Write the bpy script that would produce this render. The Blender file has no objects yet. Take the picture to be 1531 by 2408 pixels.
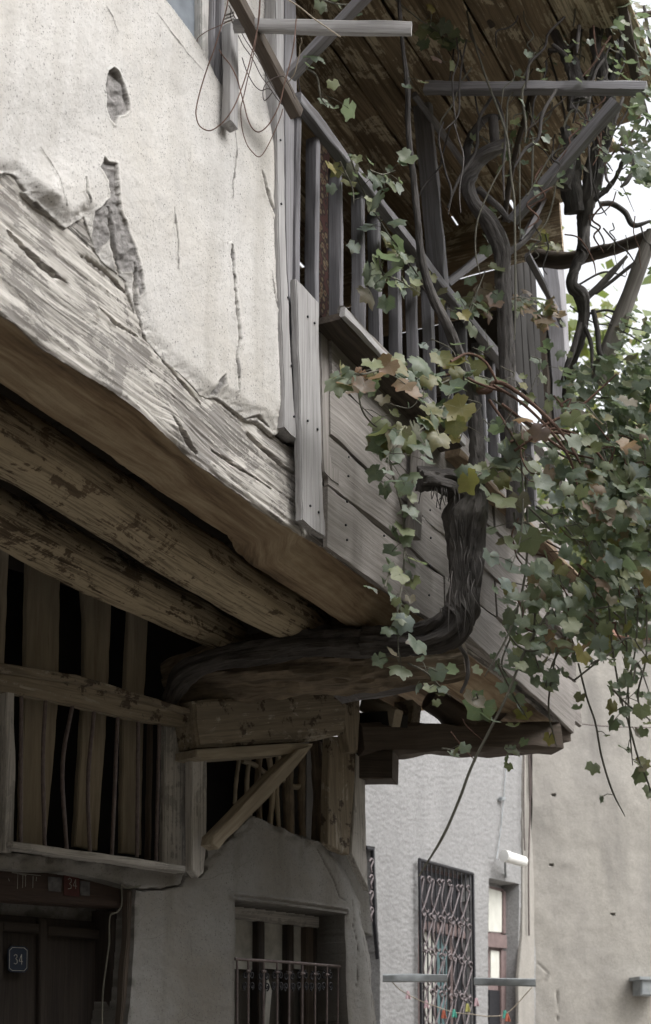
import bpy, bmesh, math, random
import numpy as np
from mathutils import Vector, Matrix
random.seed(7); rng = np.random.default_rng(11)
SC = bpy.context.scene
# ---------------------------------------------------------------- camera, sky, sun, exposure
FOC, CX, CY, EYE = 3159.0, 765.5, 1204.0, 1.6
PITCH = math.radians(22.3)
cam_d = bpy.data.cameras.new('camera'); cam = bpy.data.objects.new('camera', cam_d)
SC.collection.objects.link(cam); SC.camera = cam
cam_d.sensor_fit = 'VERTICAL'; cam_d.sensor_height = 36; cam_d.sensor_width = 36
cam_d.lens = 36*FOC/2408.0; cam_d.clip_end = 600; cam_d.clip_start = .05
cam.location = (0, 0, EYE); cam.rotation_euler = (math.pi/2+PITCH, 0, 0)
cam_d.dof.use_dof = True; cam_d.dof.focus_distance = 5.2; cam_d.dof.aperture_fstop = 5.0
SUN_AZ, SUN_EL = math.radians(118), math.radians(50)      # azimuth from +Y towards +X
world = bpy.data.worlds.new('World'); SC.world = world; world.use_nodes = True
wn = world.node_tree; wn.nodes.clear()
w_out = wn.nodes.new('ShaderNodeOutputWorld'); w_bg = wn.nodes.new('ShaderNodeBackground')
w_sky = wn.nodes.new('ShaderNodeTexSky'); w_sky.sky_type = 'NISHITA'; w_sky.sun_disc = False
w_sky.sun_elevation = SUN_EL; w_sky.sun_rotation = SUN_AZ
w_sky.air_density = 1.0; w_sky.dust_density = 4.0; w_sky.ozone_density = 1.0
w_hs = wn.nodes.new('ShaderNodeHueSaturation'); w_hs.inputs['Saturation'].default_value = .12; w_hs.inputs['Value'].default_value = 1.5
w_bg.inputs['Strength'].default_value = .15
wn.links.new(w_sky.outputs[0], w_hs.inputs['Color']); wn.links.new(w_hs.outputs[0], w_bg.inputs['Color'])
wn.links.new(w_bg.outputs[0], w_out.inputs['Surface'])
sl = bpy.data.lights.new('sun', 'SUN'); sl.energy = 0.5; sl.angle = math.radians(40); sl.color = (1, .965, .91)
sun = bpy.data.objects.new('sun', sl); SC.collection.objects.link(sun)
sd = Vector((math.sin(SUN_AZ)*math.cos(SUN_EL), math.cos(SUN_AZ)*math.cos(SUN_EL), math.sin(SUN_EL)))
sun.rotation_euler = sd.to_track_quat('Z', 'Y').to_euler()
SC.view_settings.view_transform = 'Standard'; SC.view_settings.look = 'None'
SC.view_settings.gamma = 1.0; SC.view_settings.use_curve_mapping = False
SC.view_settings.exposure = 0.86
SC.cycles.max_bounces = 6; SC.cycles.diffuse_bounces = 4

# ---------------------------------------------------------------- surveying: photo sight lines meet planes of the place
CO, SI = math.cos(PITCH), math.sin(PITCH)
def ray(px, py):
    u = (np.asarray(px, float)-CX)/FOC; v = (CY-np.asarray(py, float))/FOC
    u, v = np.broadcast_arrays(u, v)
    return np.stack([u, CO-v*SI, SI+v*CO], -1)
CAM = np.array([0, 0, EYE])
class Plane:
    def __init__(s, p, az=None, nrm=None):
        s.p = np.array(p, float)
        if az is not None:
            a = math.radians(az); s.a = np.array([math.sin(a), math.cos(a), 0]); s.n = np.array([math.cos(a), -math.sin(a), 0]); s.b = np.array([0, 0, 1.])
        else:
            s.n = np.array(nrm, float); s.a = np.array([1., 0, 0]); s.b = np.array([0, 1., 0])
    def __call__(s, px, py, off=0.0):
        r = ray(px, py); t = ((s.p-CAM)@s.n)/(r@s.n)
        return CAM + r*t[..., None] + np.asarray(off)[..., None]*s.n
    def at(s, px, py, off):
        """point where the sight line meets the plane moved out by off"""
        r = ray(px, py); t = ((s.p-CAM)@s.n+off)/(r@s.n)
        return CAM + r*t[..., None]
    def loc(s, a, n, z):
        return s.p*np.array([1, 1, 0]) + s.a*a + s.n*n + np.array([0, 0, z])
W = Plane((-.534, 3.67, 0), az=26.7)       # upper facade and balcony front
G = Plane((-.90, 5.60, 0), az=41.9)        # ground floor wall
Q = Plane((1.06, 12.0, 0), az=31.0)        # grey rendered house
B = Plane((2.03, 13.6, 0), az=77.0)        # beige rendered house
def Dp(px, py, y):
    r = ray(px, py); return CAM + r*(np.asarray(y, float)/r[..., 1])[..., None]

# ---------------------------------------------------------------- numpy noise
_T = rng.random((64, 64, 64)).astype(np.float32)
def vnoise(x, y, z=0.0):
    x, y, z = np.broadcast_arrays(np.asarray(x, float), np.asarray(y, float), np.asarray(z, float))
    xi, yi, zi = np.floor(x).astype(int), np.floor(y).astype(int), np.floor(z).astype(int)
    fx, fy, fz = x-xi, y-yi, z-zi
    fx, fy, fz = fx*fx*(3-2*fx), fy*fy*(3-2*fy), fz*fz*(3-2*fz)
    def g(i, j, k): return _T[(xi+i) & 63, (yi+j) & 63, (zi+k) & 63]
    c0 = (g(0,0,0)*(1-fx)+g(1,0,0)*fx)*(1-fy)+(g(0,1,0)*(1-fx)+g(1,1,0)*fx)*fy
    c1 = (g(0,0,1)*(1-fx)+g(1,0,1)*fx)*(1-fy)+(g(0,1,1)*(1-fx)+g(1,1,1)*fx)*fy
    return c0*(1-fz)+c1*fz
def fbm(x, y, z=0.0, o=4):
    s = 0; a = .5; f = 1
    for i in range(o):
        s = s+a*(vnoise(np.asarray(x)*f+i*7.3, np.asarray(y)*f+i*3.1, np.asarray(z)*f+i*5.7)-.5); a *= .5; f *= 2.03
    return s*2
def sdf(px, py, poly):
    """signed distance to polygon, negative inside"""
    P = np.array(poly, float); d = np.full(np.shape(px), 1e9); ins = np.zeros(np.shape(px), bool)
    for i in range(len(P)):
        a, b = P[i], P[(i+1) % len(P)]; e = b-a
        wx, wy = px-a[0], py-a[1]
        t = np.clip((wx*e[0]+wy*e[1])/(e@e+1e-9), 0, 1)
        d = np.minimum(d, (wx-e[0]*t)**2+(wy-e[1]*t)**2)
        c = ((a[1] <= py) & (b[1] > py)) | ((b[1] <= py) & (a[1] > py))
        ins ^= c & (px < a[0]+(py-a[1])*e[0]/(e[1] if abs(e[1]) > 1e-9 else 1e-9))
    d = np.sqrt(d); return np.where(ins, -d, d)
def dline(px, py, pts):
    P = np.array(pts, float); d = np.full(np.shape(px), 1e9); tt = np.zeros(np.shape(px)); n = len(P)-1
    for i in range(n):
        a, b = P[i], P[i+1]; e = b-a
        t = np.clip(((px-a[0])*e[0]+(py-a[1])*e[1])/(e@e+1e-9), 0, 1)
        q = np.hypot(px-a[0]-e[0]*t, py-a[1]-e[1]*t); m = q < d
        d = np.where(m, q, d); tt = np.where(m, (i+t)/n, tt)
    return d, tt

# ---------------------------------------------------------------- mesh helpers
COLL = SC.collection
def new_mesh(name, V, F, mat=None, attrs=None, smooth=None):
    me = bpy.data.meshes.new(name)
    V = np.asarray(V, np.float32).reshape(-1, 3)
    if isinstance(F, np.ndarray) and F.ndim == 2:
        k = F.shape[1]; me.vertices.add(len(V)); me.vertices.foreach_set('co', V.ravel())
        me.loops.add(F.size); me.loops.foreach_set('vertex_index', F.astype(np.int32).ravel())
        me.polygons.add(len(F)); me.polygons.foreach_set('loop_start', np.arange(0, F.size, k, dtype=np.int32))
        me.polygons.foreach_set('loop_total', np.full(len(F), k, np.int32)); me.update(calc_edges=True)
    else:
        me.from_pydata(V.tolist(), [], [list(map(int, f)) for f in F])
    if attrs:
        for k, a in attrs.items():
            a = np.asarray(a, np.float32)
            if a.ndim == 2 and a.shape[1] == 3:
                at = me.attributes.new(k, 'FLOAT_VECTOR', 'POINT'); at.data.foreach_set('vector', a.ravel())
            else:
                at = me.attributes.new(k, 'FLOAT', 'POINT'); at.data.foreach_set('value', a.ravel())
    if mat: me.materials.append(mat)
    if smooth is not None:
        me.polygons.foreach_set('use_smooth', np.ones(len(me.polygons), bool))
        if smooth < 179: me.set_sharp_from_angle(angle=math.radians(smooth))
    return me
def link(name, me):
    o = bpy.data.objects.new(name, me); COLL.objects.link(o); return o
def thing(name, label, cat, loc=(0, 0, 0), group=None):
    o = bpy.data.objects.new(name, None); COLL.objects.link(o); o.empty_display_size = .1
    o.location = tuple(float(c) for c in loc); o['label'] = label; o['category'] = cat
    if group: o['group'] = group
    return o
def tag(o, label=None, cat=None, group=None, kind=None):
    if label: o['label'] = label
    if cat: o['category'] = cat
    if group: o['group'] = group
    if kind: o['kind'] = kind
    return o
def part(name, me, parent):
    """meshes are given in world coordinates; parents are either empties at a place or meshes at the origin"""
    o = bpy.data.objects.new(name, me); COLL.objects.link(o); o.parent = parent
    o.matrix_parent_inverse = Matrix.Translation(-parent.location) if parent.type == 'EMPTY' else Matrix.Identity(4)
    return o

def catmull(P, n):
    P = np.array(P, float)
    if len(P) < 3: 
        t = np.linspace(0, 1, n)[:, None]; return P[0]*(1-t)+P[-1]*t
    Pe = np.vstack([2*P[0]-P[1], P, 2*P[-1]-P[-2]]); m = len(P)-1
    tt = np.linspace(0, m-1e-6, n); i = tt.astype(int); f = (tt-i)[:, None]
    a, b, c, d = Pe[i], Pe[i+1], Pe[i+2], Pe[i+3]
    return .5*((2*b)+(-a+c)*f+(2*a-5*b+4*c-d)*f*f+(-a+3*b-3*c+d)*f**3)
def frames(P, up):
    T = np.gradient(P, axis=0); T /= np.linalg.norm(T, axis=1)[:, None]+1e-9
    up = np.array(up, float); S = np.cross(T, up); S /= np.linalg.norm(S, axis=1)[:, None]+1e-9
    U = np.cross(S, T); return T, S, U
def tube_mesh(name, P, R, mat, n=60, k=12, rough=0.0, ridges=0.0, up=(.31, .1, .94), seed=0, flat=1.0, cap=True):
    """a swept round member: P control points, R radii; ridges make bark"""
    C = catmull(P, n); r = np.interp(np.linspace(0, 1, n), np.linspace(0, 1, len(R)), R)
    T, S, U = frames(C, up); th = np.linspace(0, 2*math.pi, k, endpoint=False)
    L = np.concatenate([[0], np.cumsum(np.linalg.norm(np.diff(C, axis=0), axis=1))])
    TH, LL = np.meshgrid(th, L); RR = np.repeat(r[:, None], k, 1)
    cx, cy = np.cos(TH), np.sin(TH)
    if rough: RR = RR*(1+rough*2*fbm(cx*1.3+seed, cy*1.3+3, LL*2.2/ (r.mean()*6) +seed, 3))
    if ridges:
        tw = TH+LL*1.1/(r.mean()*12)
        RR = RR*(1+ridges*2.2*fbm(np.cos(tw)*3.2+seed, np.sin(tw)*3.2, LL*.9/(r.mean()*6)+seed, 4))
    V = C[:, None]+S[:, None]*(cx*RR)[..., None]+U[:, None]*(cy*RR*flat)[..., None]
    i, j = np.meshgrid(np.arange(n-1), np.arange(k), indexing='ij'); j2 = (j+1) % k
    F = np.stack([i*k+j, i*k+j2, (i+1)*k+j2, (i+1)*k+j], -1).reshape(-1, 4)
    V = V.reshape(-1, 3); gr = np.stack([LL, TH*RR.mean(), 0*LL+seed*.37], -1).reshape(-1, 3)
    if cap:
        V = np.vstack([V, C[0]-T[0]*r[0]*.15, C[-1]+T[-1]*r[-1]*.15]); gr = np.vstack([gr, gr[0], gr[-1]])
        a, b = len(V)-2, len(V)-1; jj = np.arange(k); j3 = (jj+1) % k
        F = np.vstack([F, np.stack([jj*0+a, j3, jj, jj*0+a], -1), np.stack([jj*0+b, (n-1)*k+jj, (n-1)*k+j3, jj*0+b], -1)])
        Fl = [list(f) if f[0] != f[3] else list(f[:3]) for f in F]
        return new_mesh(name, V, Fl, mat, {'gr': gr}, smooth=60)
    return new_mesh(name, V, F, mat, {'gr': gr}, smooth=60)
def bar_mesh(name, p0, p1, w, h, mat, up=(0, 0, 1), n=14, wob=.004, taper=1.0, bev=.006, seed=None, mid=None, bow=0.0):
    """a sawn member of width w (sideways) and height h (along up), slightly crooked, edges worn"""
    if seed is None: seed = random.random()*50
    p0, p1 = np.array(p0, float), np.array(p1, float)
    C = catmull([p0, mid, p1], n) if mid is not None else p0+(p1-p0)*np.linspace(0, 1, n)[:, None]
    T, S, U = frames(C, up)
    ln = np.linalg.norm(p1-p0); L = np.linspace(0, ln, n)
    b = min(bev, w*.2, h*.2)
    sec = [(-w/2+b, -h/2), (w/2-b, -h/2), (w/2, -h/2+b), (w/2, h/2-b), (w/2-b, h/2), (-w/2+b, h/2), (-w/2, h/2-b), (-w/2, -h/2+b)]
    V = []; gr = []
    for q, (x, y) in enumerate(sec):
        tp = np.interp(L, [0, ln], [1, taper])
        dx = wob*2*fbm(L*5+seed, q*1.7, 0, 3); dy = wob*2*fbm(L*5+seed, q*1.7+9, 3, 3)
        V.append(C+S*((x*tp+dx)[:, None])+U*((y*tp+dy+bow*np.sin(L/ln*math.pi))[:, None]))
        gr.append(np.stack([L, np.full(n, x+seed), np.full(n, y)], -1))
    V = np.stack(V, 1); gr = np.stack(gr, 1); k = 8
    i, j = np.meshgrid(np.arange(n-1), np.arange(k), indexing='ij'); j2 = (j+1) % k
    F = np.stack([i*k+j, i*k+j2, (i+1)*k+j2, (i+1)*k+j], -1).reshape(-1, 4).tolist()
    F.append(list(range(k-1, -1, -1))); F.append([(n-1)*k+q for q in range(k)])
    return new_mesh(name, V.reshape(-1, 3), F, mat, {'gr': gr.reshape(-1, 3)}, smooth=35)
def slab_mesh(name, poly, plane, off, thick, mat, along, seed=None, wob=1.2, bev=.004, step=26, curve=None):
    """board whose outline is surveyed on a plane: real thickness, worn edges; along = two photo points giving the grain"""
    if seed is None: seed = random.random()*60
    P = []
    n0 = len(poly)
    for i in range(n0):
        a, b = np.array(poly[i], float), np.array(poly[(i+1) % n0], float); m = max(1, int(np.hypot(*(b-a))/step))
        for q in range(m):
            c = a+(b-a)*q/m
            if q: c = c+wob*np.array([fbm(c[0]*.03+seed, c[1]*.03), fbm(c[0]*.03+seed, c[1]*.03+20)])*2
            P.append(c)
    P = np.array(P); V = plane.at(P[:, 0], P[:, 1], np.full(len(P), float(off)))
    bm = bmesh.new(); vs = [bm.verts.new(v) for v in V]; f = bm.faces.new(vs)
    bm.normal_update()
    if f.normal.dot(Vector(plane.n)) < 0: f.normal_flip()
    r = bmesh.ops.extrude_face_region(bm, geom=[f]); nv = [g for g in r['geom'] if isinstance(g, bmesh.types.BMVert)]
    # the new face is the front: push the old one back
    for v in vs: v.co -= Vector(plane.n)*thick
    bmesh.ops.recalc_face_normals(bm, faces=bm.faces)
    fr = [fc for fc in bm.faces if len(fc.verts) > 4 and abs(fc.normal.dot(Vector(plane.n))) > .9] or [fc for fc in bm.faces if abs(fc.normal.dot(Vector(plane.n))) > .9]
    ed = set(); 
    for fc in fr: ed |= set(fc.edges)
    if bev: bmesh.ops.bevel(bm, geom=list(ed), offset=bev, segments=2, affect='EDGES', clamp_overlap=True)
    big = [fc for fc in bm.faces if len(fc.verts) > 4]
    bmesh.ops.triangulate(bm, faces=big)
    me = bpy.data.meshes.new(name); bm.to_mesh(me); bm.free()
    q = plane.at([along[0][0], along[1][0]], [along[0][1], along[1][1]], off); d = q[1]-q[0]; d /= np.linalg.norm(d)
    e = np.cross(plane.n, d); co = np.empty(len(me.vertices)*3, np.float32); me.vertices.foreach_get('co', co); co = co.reshape(-1, 3)
    at = me.attributes.new('gr', 'FLOAT_VECTOR', 'POINT')
    at.data.foreach_set('vector', np.stack([co@d, co@e+seed, co@plane.n], -1).astype(np.float32).ravel())
    me.materials.append(mat); me.polygons.foreach_set('use_smooth', np.ones(len(me.polygons), bool)); me.set_sharp_from_angle(angle=math.radians(30))
    return me
def relief_mesh(name, x0, x1, y0, y1, step, plane, fn, mat, keep=None, smooth=50, snap=()):
    """a wall surface as a fine relief over its plane. fn(px,py)->(offset, dict of attributes); snap: outlines whose edge the lattice follows"""
    xs = np.arange(max(x0, -12), x1+step, step); xs = np.concatenate([np.arange(x0, -14, 9.0), xs]) if x0 < -12 else xs; ys = np.arange(y0, y1+step, step); X, Y = np.meshgrid(xs, ys)
    X = X.astype(float); Y = Y.astype(float)
    for poly in snap:
        d = sdf(X, Y, poly); gy, gx = np.gradient(d, ys, xs); m = np.abs(d) < step*.62
        gl = np.hypot(gx, gy)+1e-6
        X = np.where(m, X-d*gx/gl, X); Y = np.where(m, Y-d*gy/gl, Y)
    off, at = fn(X, Y); V = plane(X, Y, off)
    ny, nx = X.shape; i, j = np.meshgrid(np.arange(ny-1), np.arange(nx-1), indexing='ij')
    F = np.stack([i*nx+j, (i+1)*nx+j, (i+1)*nx+j+1, i*nx+j+1], -1).reshape(-1, 4)
    if keep is not None:
        kk = keep(X, Y).ravel(); F = F[kk[F].any(1)]
    at = {k: v.ravel() for k, v in at.items()}
    return new_mesh(name, V.reshape(-1, 3), F, mat, at, smooth=smooth)
def sm(e0, e1, x): t = np.clip((x-e0)/(e1-e0), 0, 1); return t*t*(3-2*t)

# ---------------------------------------------------------------- materials
def nt(name):
    m = bpy.data.materials.new(name); m.use_nodes = True; t = m.node_tree; t.nodes.clear()
    o = t.nodes.new('ShaderNodeOutputMaterial'); b = t.nodes.new('ShaderNodeBsdfPrincipled'); t.links.new(b.outputs[0], o.inputs[0])
    b.inputs['Specular IOR Level'].default_value = .3
    return m, t, b, o
class N:
    def __init__(s, t): s.t = t
    def node(s, ty, **k):
        n = s.t.nodes.new(ty)
        for a, v in k.items(): setattr(n, a, v)
        return n
    def set(s, sock, v):
        if isinstance(v, bpy.types.NodeSocket): s.t.links.new(v, sock)
        else: sock.default_value = v
    def attr(s, name, vec=False):
        n = s.node('ShaderNodeAttribute', attribute_name=name); return n.outputs['Vector' if vec else 'Fac']
    def mapv(s, v, sc=(1, 1, 1), lo=(0, 0, 0)):
        n = s.node('ShaderNodeMapping'); s.set(n.inputs[0], v); n.inputs['Scale'].default_value = sc; n.inputs['Location'].default_value = lo; return n.outputs[0]
    def noise(s, v, sc, det=4, ro=.55, dist=0.0):
        n = s.node('ShaderNodeTexNoise'); s.set(n.inputs['Vector'], v); n.inputs['Scale'].default_value = sc
        n.inputs['Detail'].default_value = det; n.inputs['Roughness'].default_value = ro; n.inputs['Distortion'].default_value = dist; return n.outputs['Fac']
    def ramp(s, f, *st):
        n = s.node('ShaderNodeValToRGB'); s.set(n.inputs[0], f); cr = n.color_ramp
        while len(cr.elements) < len(st): cr.elements.new(.5)
        for e, (p, c) in zip(cr.elements, st):
            e.position = p; e.color = (c, c, c, 1) if isinstance(c, (int, float)) else (*c, 1)
        return n.outputs[0]
    def mix(s, f, a, b, mode='MIX'):
        n = s.node('ShaderNodeMix', data_type='RGBA', blend_type=mode); s.set(n.inputs[0], f)
        for sk, v in ((n.inputs[6], a), (n.inputs[7], b)):
            if isinstance(v, tuple): sk.default_value = (*v, 1) if len(v) == 3 else v
            else: s.set(sk, v)
        return n.outputs[2]
    def math(s, op, a, b=0.0, clamp=False):
        n = s.node('ShaderNodeMath', operation=op, use_clamp=clamp); s.set(n.inputs[0], a); s.set(n.inputs[1], b); return n.outputs[0]
    def bump(s, h, st, d, prev=None):
        n = s.node('ShaderNodeBump'); s.set(n.inputs['Height'], h); n.inputs['Strength'].default_value = st; n.inputs['Distance'].default_value = d
        if prev is not None: s.set(n.inputs['Normal'], prev)
        return n.outputs[0]
    def pos(s): return s.node('ShaderNodeNewGeometry').outputs['Position']
    def rnd(s): return s.node('ShaderNodeObjectInfo').outputs['Random']

def wood(name, base, dark, wash=None, wash_amt=.0, grain=1.0, rough=.85, stain=.5, crack=.5, spots=None, wash_sc=6.0):
    m, t, b, o = nt(name); n = N(t); g = n.attr('gr', True)
    warp = n.noise(n.mapv(g, (1.2, 5, 5)), 1.0, 2)
    comb = n.node('ShaderNodeVectorMath', operation='MULTIPLY_ADD')
    n.set(comb.inputs[0], n.node('ShaderNodeCombineXYZ').outputs[0]); 
    cx = n.node('ShaderNodeCombineXYZ'); n.set(cx.inputs[1], n.math('MULTIPLY', warp, .03)); n.set(cx.inputs[2], n.math('MULTIPLY', warp, .02))
    add = n.node('ShaderNodeVectorMath', operation='ADD'); n.set(add.inputs[0], g); n.set(add.inputs[1], cx.outputs[0]); gv = add.outputs[0]
    t.nodes.remove(comb)
    g1 = n.noise(n.mapv(gv, (2.2, 75*grain, 75*grain)), 1.0, 5, .6)
    g2 = n.noise(n.mapv(gv, (6, 260*grain, 260*grain), (3, 3, 3)), 1.0, 3, .6)
    g3 = n.noise(n.mapv(g, (1.5, 6, 6), (7, 1, 2)), 1.0, 4, .6)
    fac = n.math('ADD', n.math('MULTIPLY', g1, .7), n.math('MULTIPLY', g2, .35))
    col = n.mix(n.ramp(fac, (.40, 0.0), (.62, 1.0)), dark, base)
    col = n.mix(n.math('MULTIPLY', n.ramp(g3, (.35, 1.0), (.62, 0.0)), stain), col, tuple(c*.45 for c in base))
    rn = n.rnd(); col = n.mix(n.math('MULTIPLY', n.math('SUBTRACT', rn, .3), .35, True), col, tuple(min(1, c*1.35) for c in base))
    h = fac
    if wash is not None:
        wn_ = n.noise(n.mapv(g, (.7, 1, 1)), wash_sc, 9, .76, .8)
        wm = n.math('ADD', wn_, n.math('MULTIPLY', n.math('SUBTRACT', g1, .5), .45))
        c = .5-(wash_amt-.5)*.45
        wf = n.ramp(wm, (max(0, c-.018), 0.0), (min(1, c+.018), 1.0))
        wc = n.mix(n.noise(n.pos(), 35, 4), tuple(x*.8 for x in wash), wash)
        col = n.mix(wf, col, wc); col = n.mix(n.math('MULTIPLY', n.ramp(n.noise(n.mapv(gv, (3, 120*grain, 120*grain), (1, 8, 2)), 1.0, 5, .65), (.50, 0.0), (.60, 1.0)), .55), col, tuple(c*.8 for c in dark)); h = n.math('ADD', h, n.math('MULTIPLY', wf, .5))
    if crack:
        ck = n.noise(n.mapv(gv, (1.1, 34*grain, 34*grain), (11, 5, 2)), 1.0, 6, .62)
        cf = n.ramp(ck, (.30, 1.0), (.345, 0.0)); cf = n.math('MULTIPLY', cf, crack)
        col = n.mix(cf, col, tuple(c*.25 for c in dark)); h = n.math('SUBTRACT', h, n.math('MULTIPLY', cf, 1.2))
    if spots:
        sp = n.ramp(n.noise(n.pos(), 9, 6, .7), (.40, 1.0), (.44, 0.0)); col = n.mix(n.math('MULTIPLY', sp, .8), col, spots)
    n.set(b.inputs['Base Color'], col); b.inputs['Roughness'].default_value = rough
    n.set(b.inputs['Normal'], n.bump(h, .55, .006)); return m
M = {}
M['beam'] = wood('whitewashed_beam', (.44, .42, .40), (.22, .20, .18), wash=(.66, .63, .585), wash_amt=.54, stain=.28, crack=.85, wash_sc=5)
M['grey'] = wood('silver_grey_timber', (.30, .295, .31), (.17, .16, .165), stain=.35, crack=.5)
M['greylight'] = wood('pale_grey_timber', (.46, .45, .45), (.28, .27, .265), stain=.3, crack=.45)
M['apron'] = wood('weathered_apron_board', (.36, .335, .315), (.21, .19, .175), wash=(.56, .50, .41), wash_amt=.06, stain=.55, crack=.4)
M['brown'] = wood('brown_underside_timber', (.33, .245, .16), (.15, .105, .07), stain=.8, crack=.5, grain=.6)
M['joist'] = wood('peeling_painted_joist', (.22, .165, .11), (.10, .075, .05), wash=(.55, .46, .32), wash_amt=.62, stain=.5, crack=.7, grain=.7, wash_sc=7)
M['baluster'] = wood('grey_baluster', (.225, .22, .235), (.12, .115, .12), stain=.4, crack=.5)
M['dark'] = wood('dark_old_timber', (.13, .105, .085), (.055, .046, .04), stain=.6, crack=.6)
M['ceil'] = wood('peeling_ceiling_board', (.42, .32, .21), (.17, .125, .08), wash=(.72, .62, .45), wash_amt=.42, stain=.7, crack=.5, grain=.6, wash_sc=4)
M['wallbeam'] = wood('plaster_smeared_beam', (.36, .31, .235), (.20, .165, .12), wash=(.52, .47, .39), wash_amt=.3, stain=.7, crack=.35, grain=.5, spots=(.05, .035, .028))
M['lath'] = wood('rough_brown_board', (.50, .44, .335), (.30, .25, .19), stain=.6, crack=.3, grain=.4)
M['door'] = wood('dark_stained_door', (.055, .045, .038), (.025, .021, .02), stain=.5, crack=.2, rough=.6)
M['redboard'] = wood('faded_red_brown_board', (.085, .06, .05), (.045, .035, .03), stain=.6, crack=.4)
M['whitewood'] = wood('white_painted_timber', (.50, .49, .47), (.33, .32, .30), wash=(.66, .64, .61), wash_amt=.6, stain=.3, crack=.4)

def bark(name, base, dark, sc=1.0):
    m, t, b, o = nt(name); n = N(t); g = n.attr('gr', True)
    v = n.noise(n.mapv(g, (6*sc, 55*sc, 1)), 1.0, 6, .65, .8); f = n.noise(n.mapv(g, (20*sc, 200*sc, 1)), 1.0, 4)
    h = n.math('ADD', v, n.math('MULTIPLY', f, .4))
    col = n.mix(n.ramp(h, (.45, 0.0), (.9, 1.0)), dark, base); col = n.mix(n.math('MULTIPLY', n.ramp(n.noise(n.pos(), 7, 5), (.5, 0.0), (.7, 1.0)), .5), col, tuple(min(1, c*1.5) for c in base))
    n.set(b.inputs['Base Color'], col); b.inputs['Roughness'].default_value = .85; n.set(b.inputs['Normal'], n.bump(h, .9, .01)); return m
M['bark'] = bark('dark_shaggy_vine_bark', (.12, .11, .105), (.026, .024, .023))
M['barkgrey'] = bark('grey_vine_bark', (.21, .195, .19), (.06, .055, .053))
M['cane'] = bark('red_brown_cane', (.20, .12, .09), (.09, .055, .045), 3)
M['canegrey'] = bark('grey_green_cane', (.22, .21, .17), (.10, .10, .08), 3)
M['logbark'] = bark('rough_dark_log', (.30, .245, .18), (.075, .06, .048), .7)
M['treebark'] = bark('tree_bark', (.12, .10, .085), (.05, .045, .04), .5)

def plain(name, col, rough=.7, metal=0.0, sc=30, var=.25, bump=.2, bd=.002):
    m, t, b, o = nt(name); n = N(t); f = n.noise(n.pos(), sc, 5)
    n.set(b.inputs['Base Color'], n.mix(n.ramp(f, (.3, 0.0), (.7, 1.0)), tuple(c*(1-var) for c in col), tuple(min(1, c*(1+var*.6)) for c in col)))
    b.inputs['Roughness'].default_value = rough; b.inputs['Metallic'].default_value = metal
    n.set(b.inputs['Normal'], n.bump(f, bump, bd)); return m
def plaster(name, col, mud=(.36, .345, .335), warm=(.62, .58, .50), amt=.6, streak=.5, tiny=1.0):
    m, t, b, o = nt(name); n = N(t); p = n.pos()
    big = n.noise(p, 1.6, 6, .6); med = n.noise(p, 9, 6, .65); fine = n.noise(p, 70, 5, .7); grit = n.noise(p, 320, 3)
    c = n.mix(n.math('MULTIPLY', n.ramp(big, (.42, 0.0), (.68, 1.0)), amt), col, warm)
    c = n.mix(n.math('MULTIPLY', n.ramp(med, (.50, 0.0), (.68, 1.0)), .5), c, tuple(x*.80 for x in col)); c = n.mix(n.math('MULTIPLY', n.ramp(fine, (.52, 0.0), (.66, 1.0)), .45), c, tuple(x*.70 for x in col)); c = n.mix(n.math('MULTIPLY', n.ramp(n.noise(p, 26, 6, .8), (.60, 0.0), (.70, 1.0)), .45*tiny), c, tuple(x*.62 for x in warm))
    st = n.noise(n.mapv(p, (7, 7, .7)), 1.0, 5, .6); c = n.mix(n.math('MULTIPLY', n.ramp(st, (.5, 0.0), (.75, 1.0)), streak), c, tuple(x*.68 for x in warm))
    pit = n.ramp(n.noise(p, 150, 2, .5), (.33, 1.0), (.37, 0.0)); sct = n.ramp(n.noise(p, 6, 5, .7), (.36, 0.0), (.5, 1.0))
    pitm = n.math('MULTIPLY', n.math('MULTIPLY', pit, sct), .7*tiny); c = n.mix(pitm, c, tuple(x*.3 for x in mud))
    hair = n.node('ShaderNodeTexVoronoi', feature='DISTANCE_TO_EDGE'); n.set(hair.inputs['Vector'], n.mix(.25, p, n.node('ShaderNodeTexNoise').outputs['Color'])); hair.inputs['Scale'].default_value = 2.4
    hm = n.math('MULTIPLY', n.ramp(hair.outputs['Distance'], (.0, 1.0), (.004, 0.0)), n.ramp(n.noise(p, 3.1, 4), (.5, 0.0), (.6, 1.0)))
    c = n.mix(n.math('MULTIPLY', hm, .5), c, tuple(x*.55 for x in warm))
    mu = n.attr('mud'); mc = n.mix(n.ramp(n.noise(p, 45, 6, .7), (.35, 0.0), (.65, 1.0)), tuple(x*.55 for x in mud), mud)
    c = n.mix(mu, c, mc); di = n.attr('dirt_dark'); c = n.mix(n.math('MULTIPLY', di, .85, True), c, tuple(x*.30 for x in warm))
    n.set(b.inputs['Base Color'], c); b.inputs['Roughness'].default_value = .92; b.inputs['Specular IOR Level'].default_value = .15
    h = n.math('ADD', n.math('MULTIPLY', med, .5), n.math('ADD', n.math('MULTIPLY', fine, .35), n.math('MULTIPLY', grit, .12)))
    h = n.math('ADD', h, n.math('MULTIPLY', n.math('MULTIPLY', mu, n.noise(p, 60, 6, .75)), .8))
    n.set(b.inputs['Normal'], n.bump(h, .75, .009)); return m
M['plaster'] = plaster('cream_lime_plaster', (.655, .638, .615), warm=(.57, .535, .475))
M['plasterlow'] = plaster('shade_darkened_lower_plaster', (.30, .298, .29), warm=(.22, .20, .17), amt=.7, streak=.6)  # white plaster darkened; the overhang's shade is put into its colour
M['iron'] = plain('dark_iron', (.045, .045, .05), .45, .6, 60)
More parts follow.
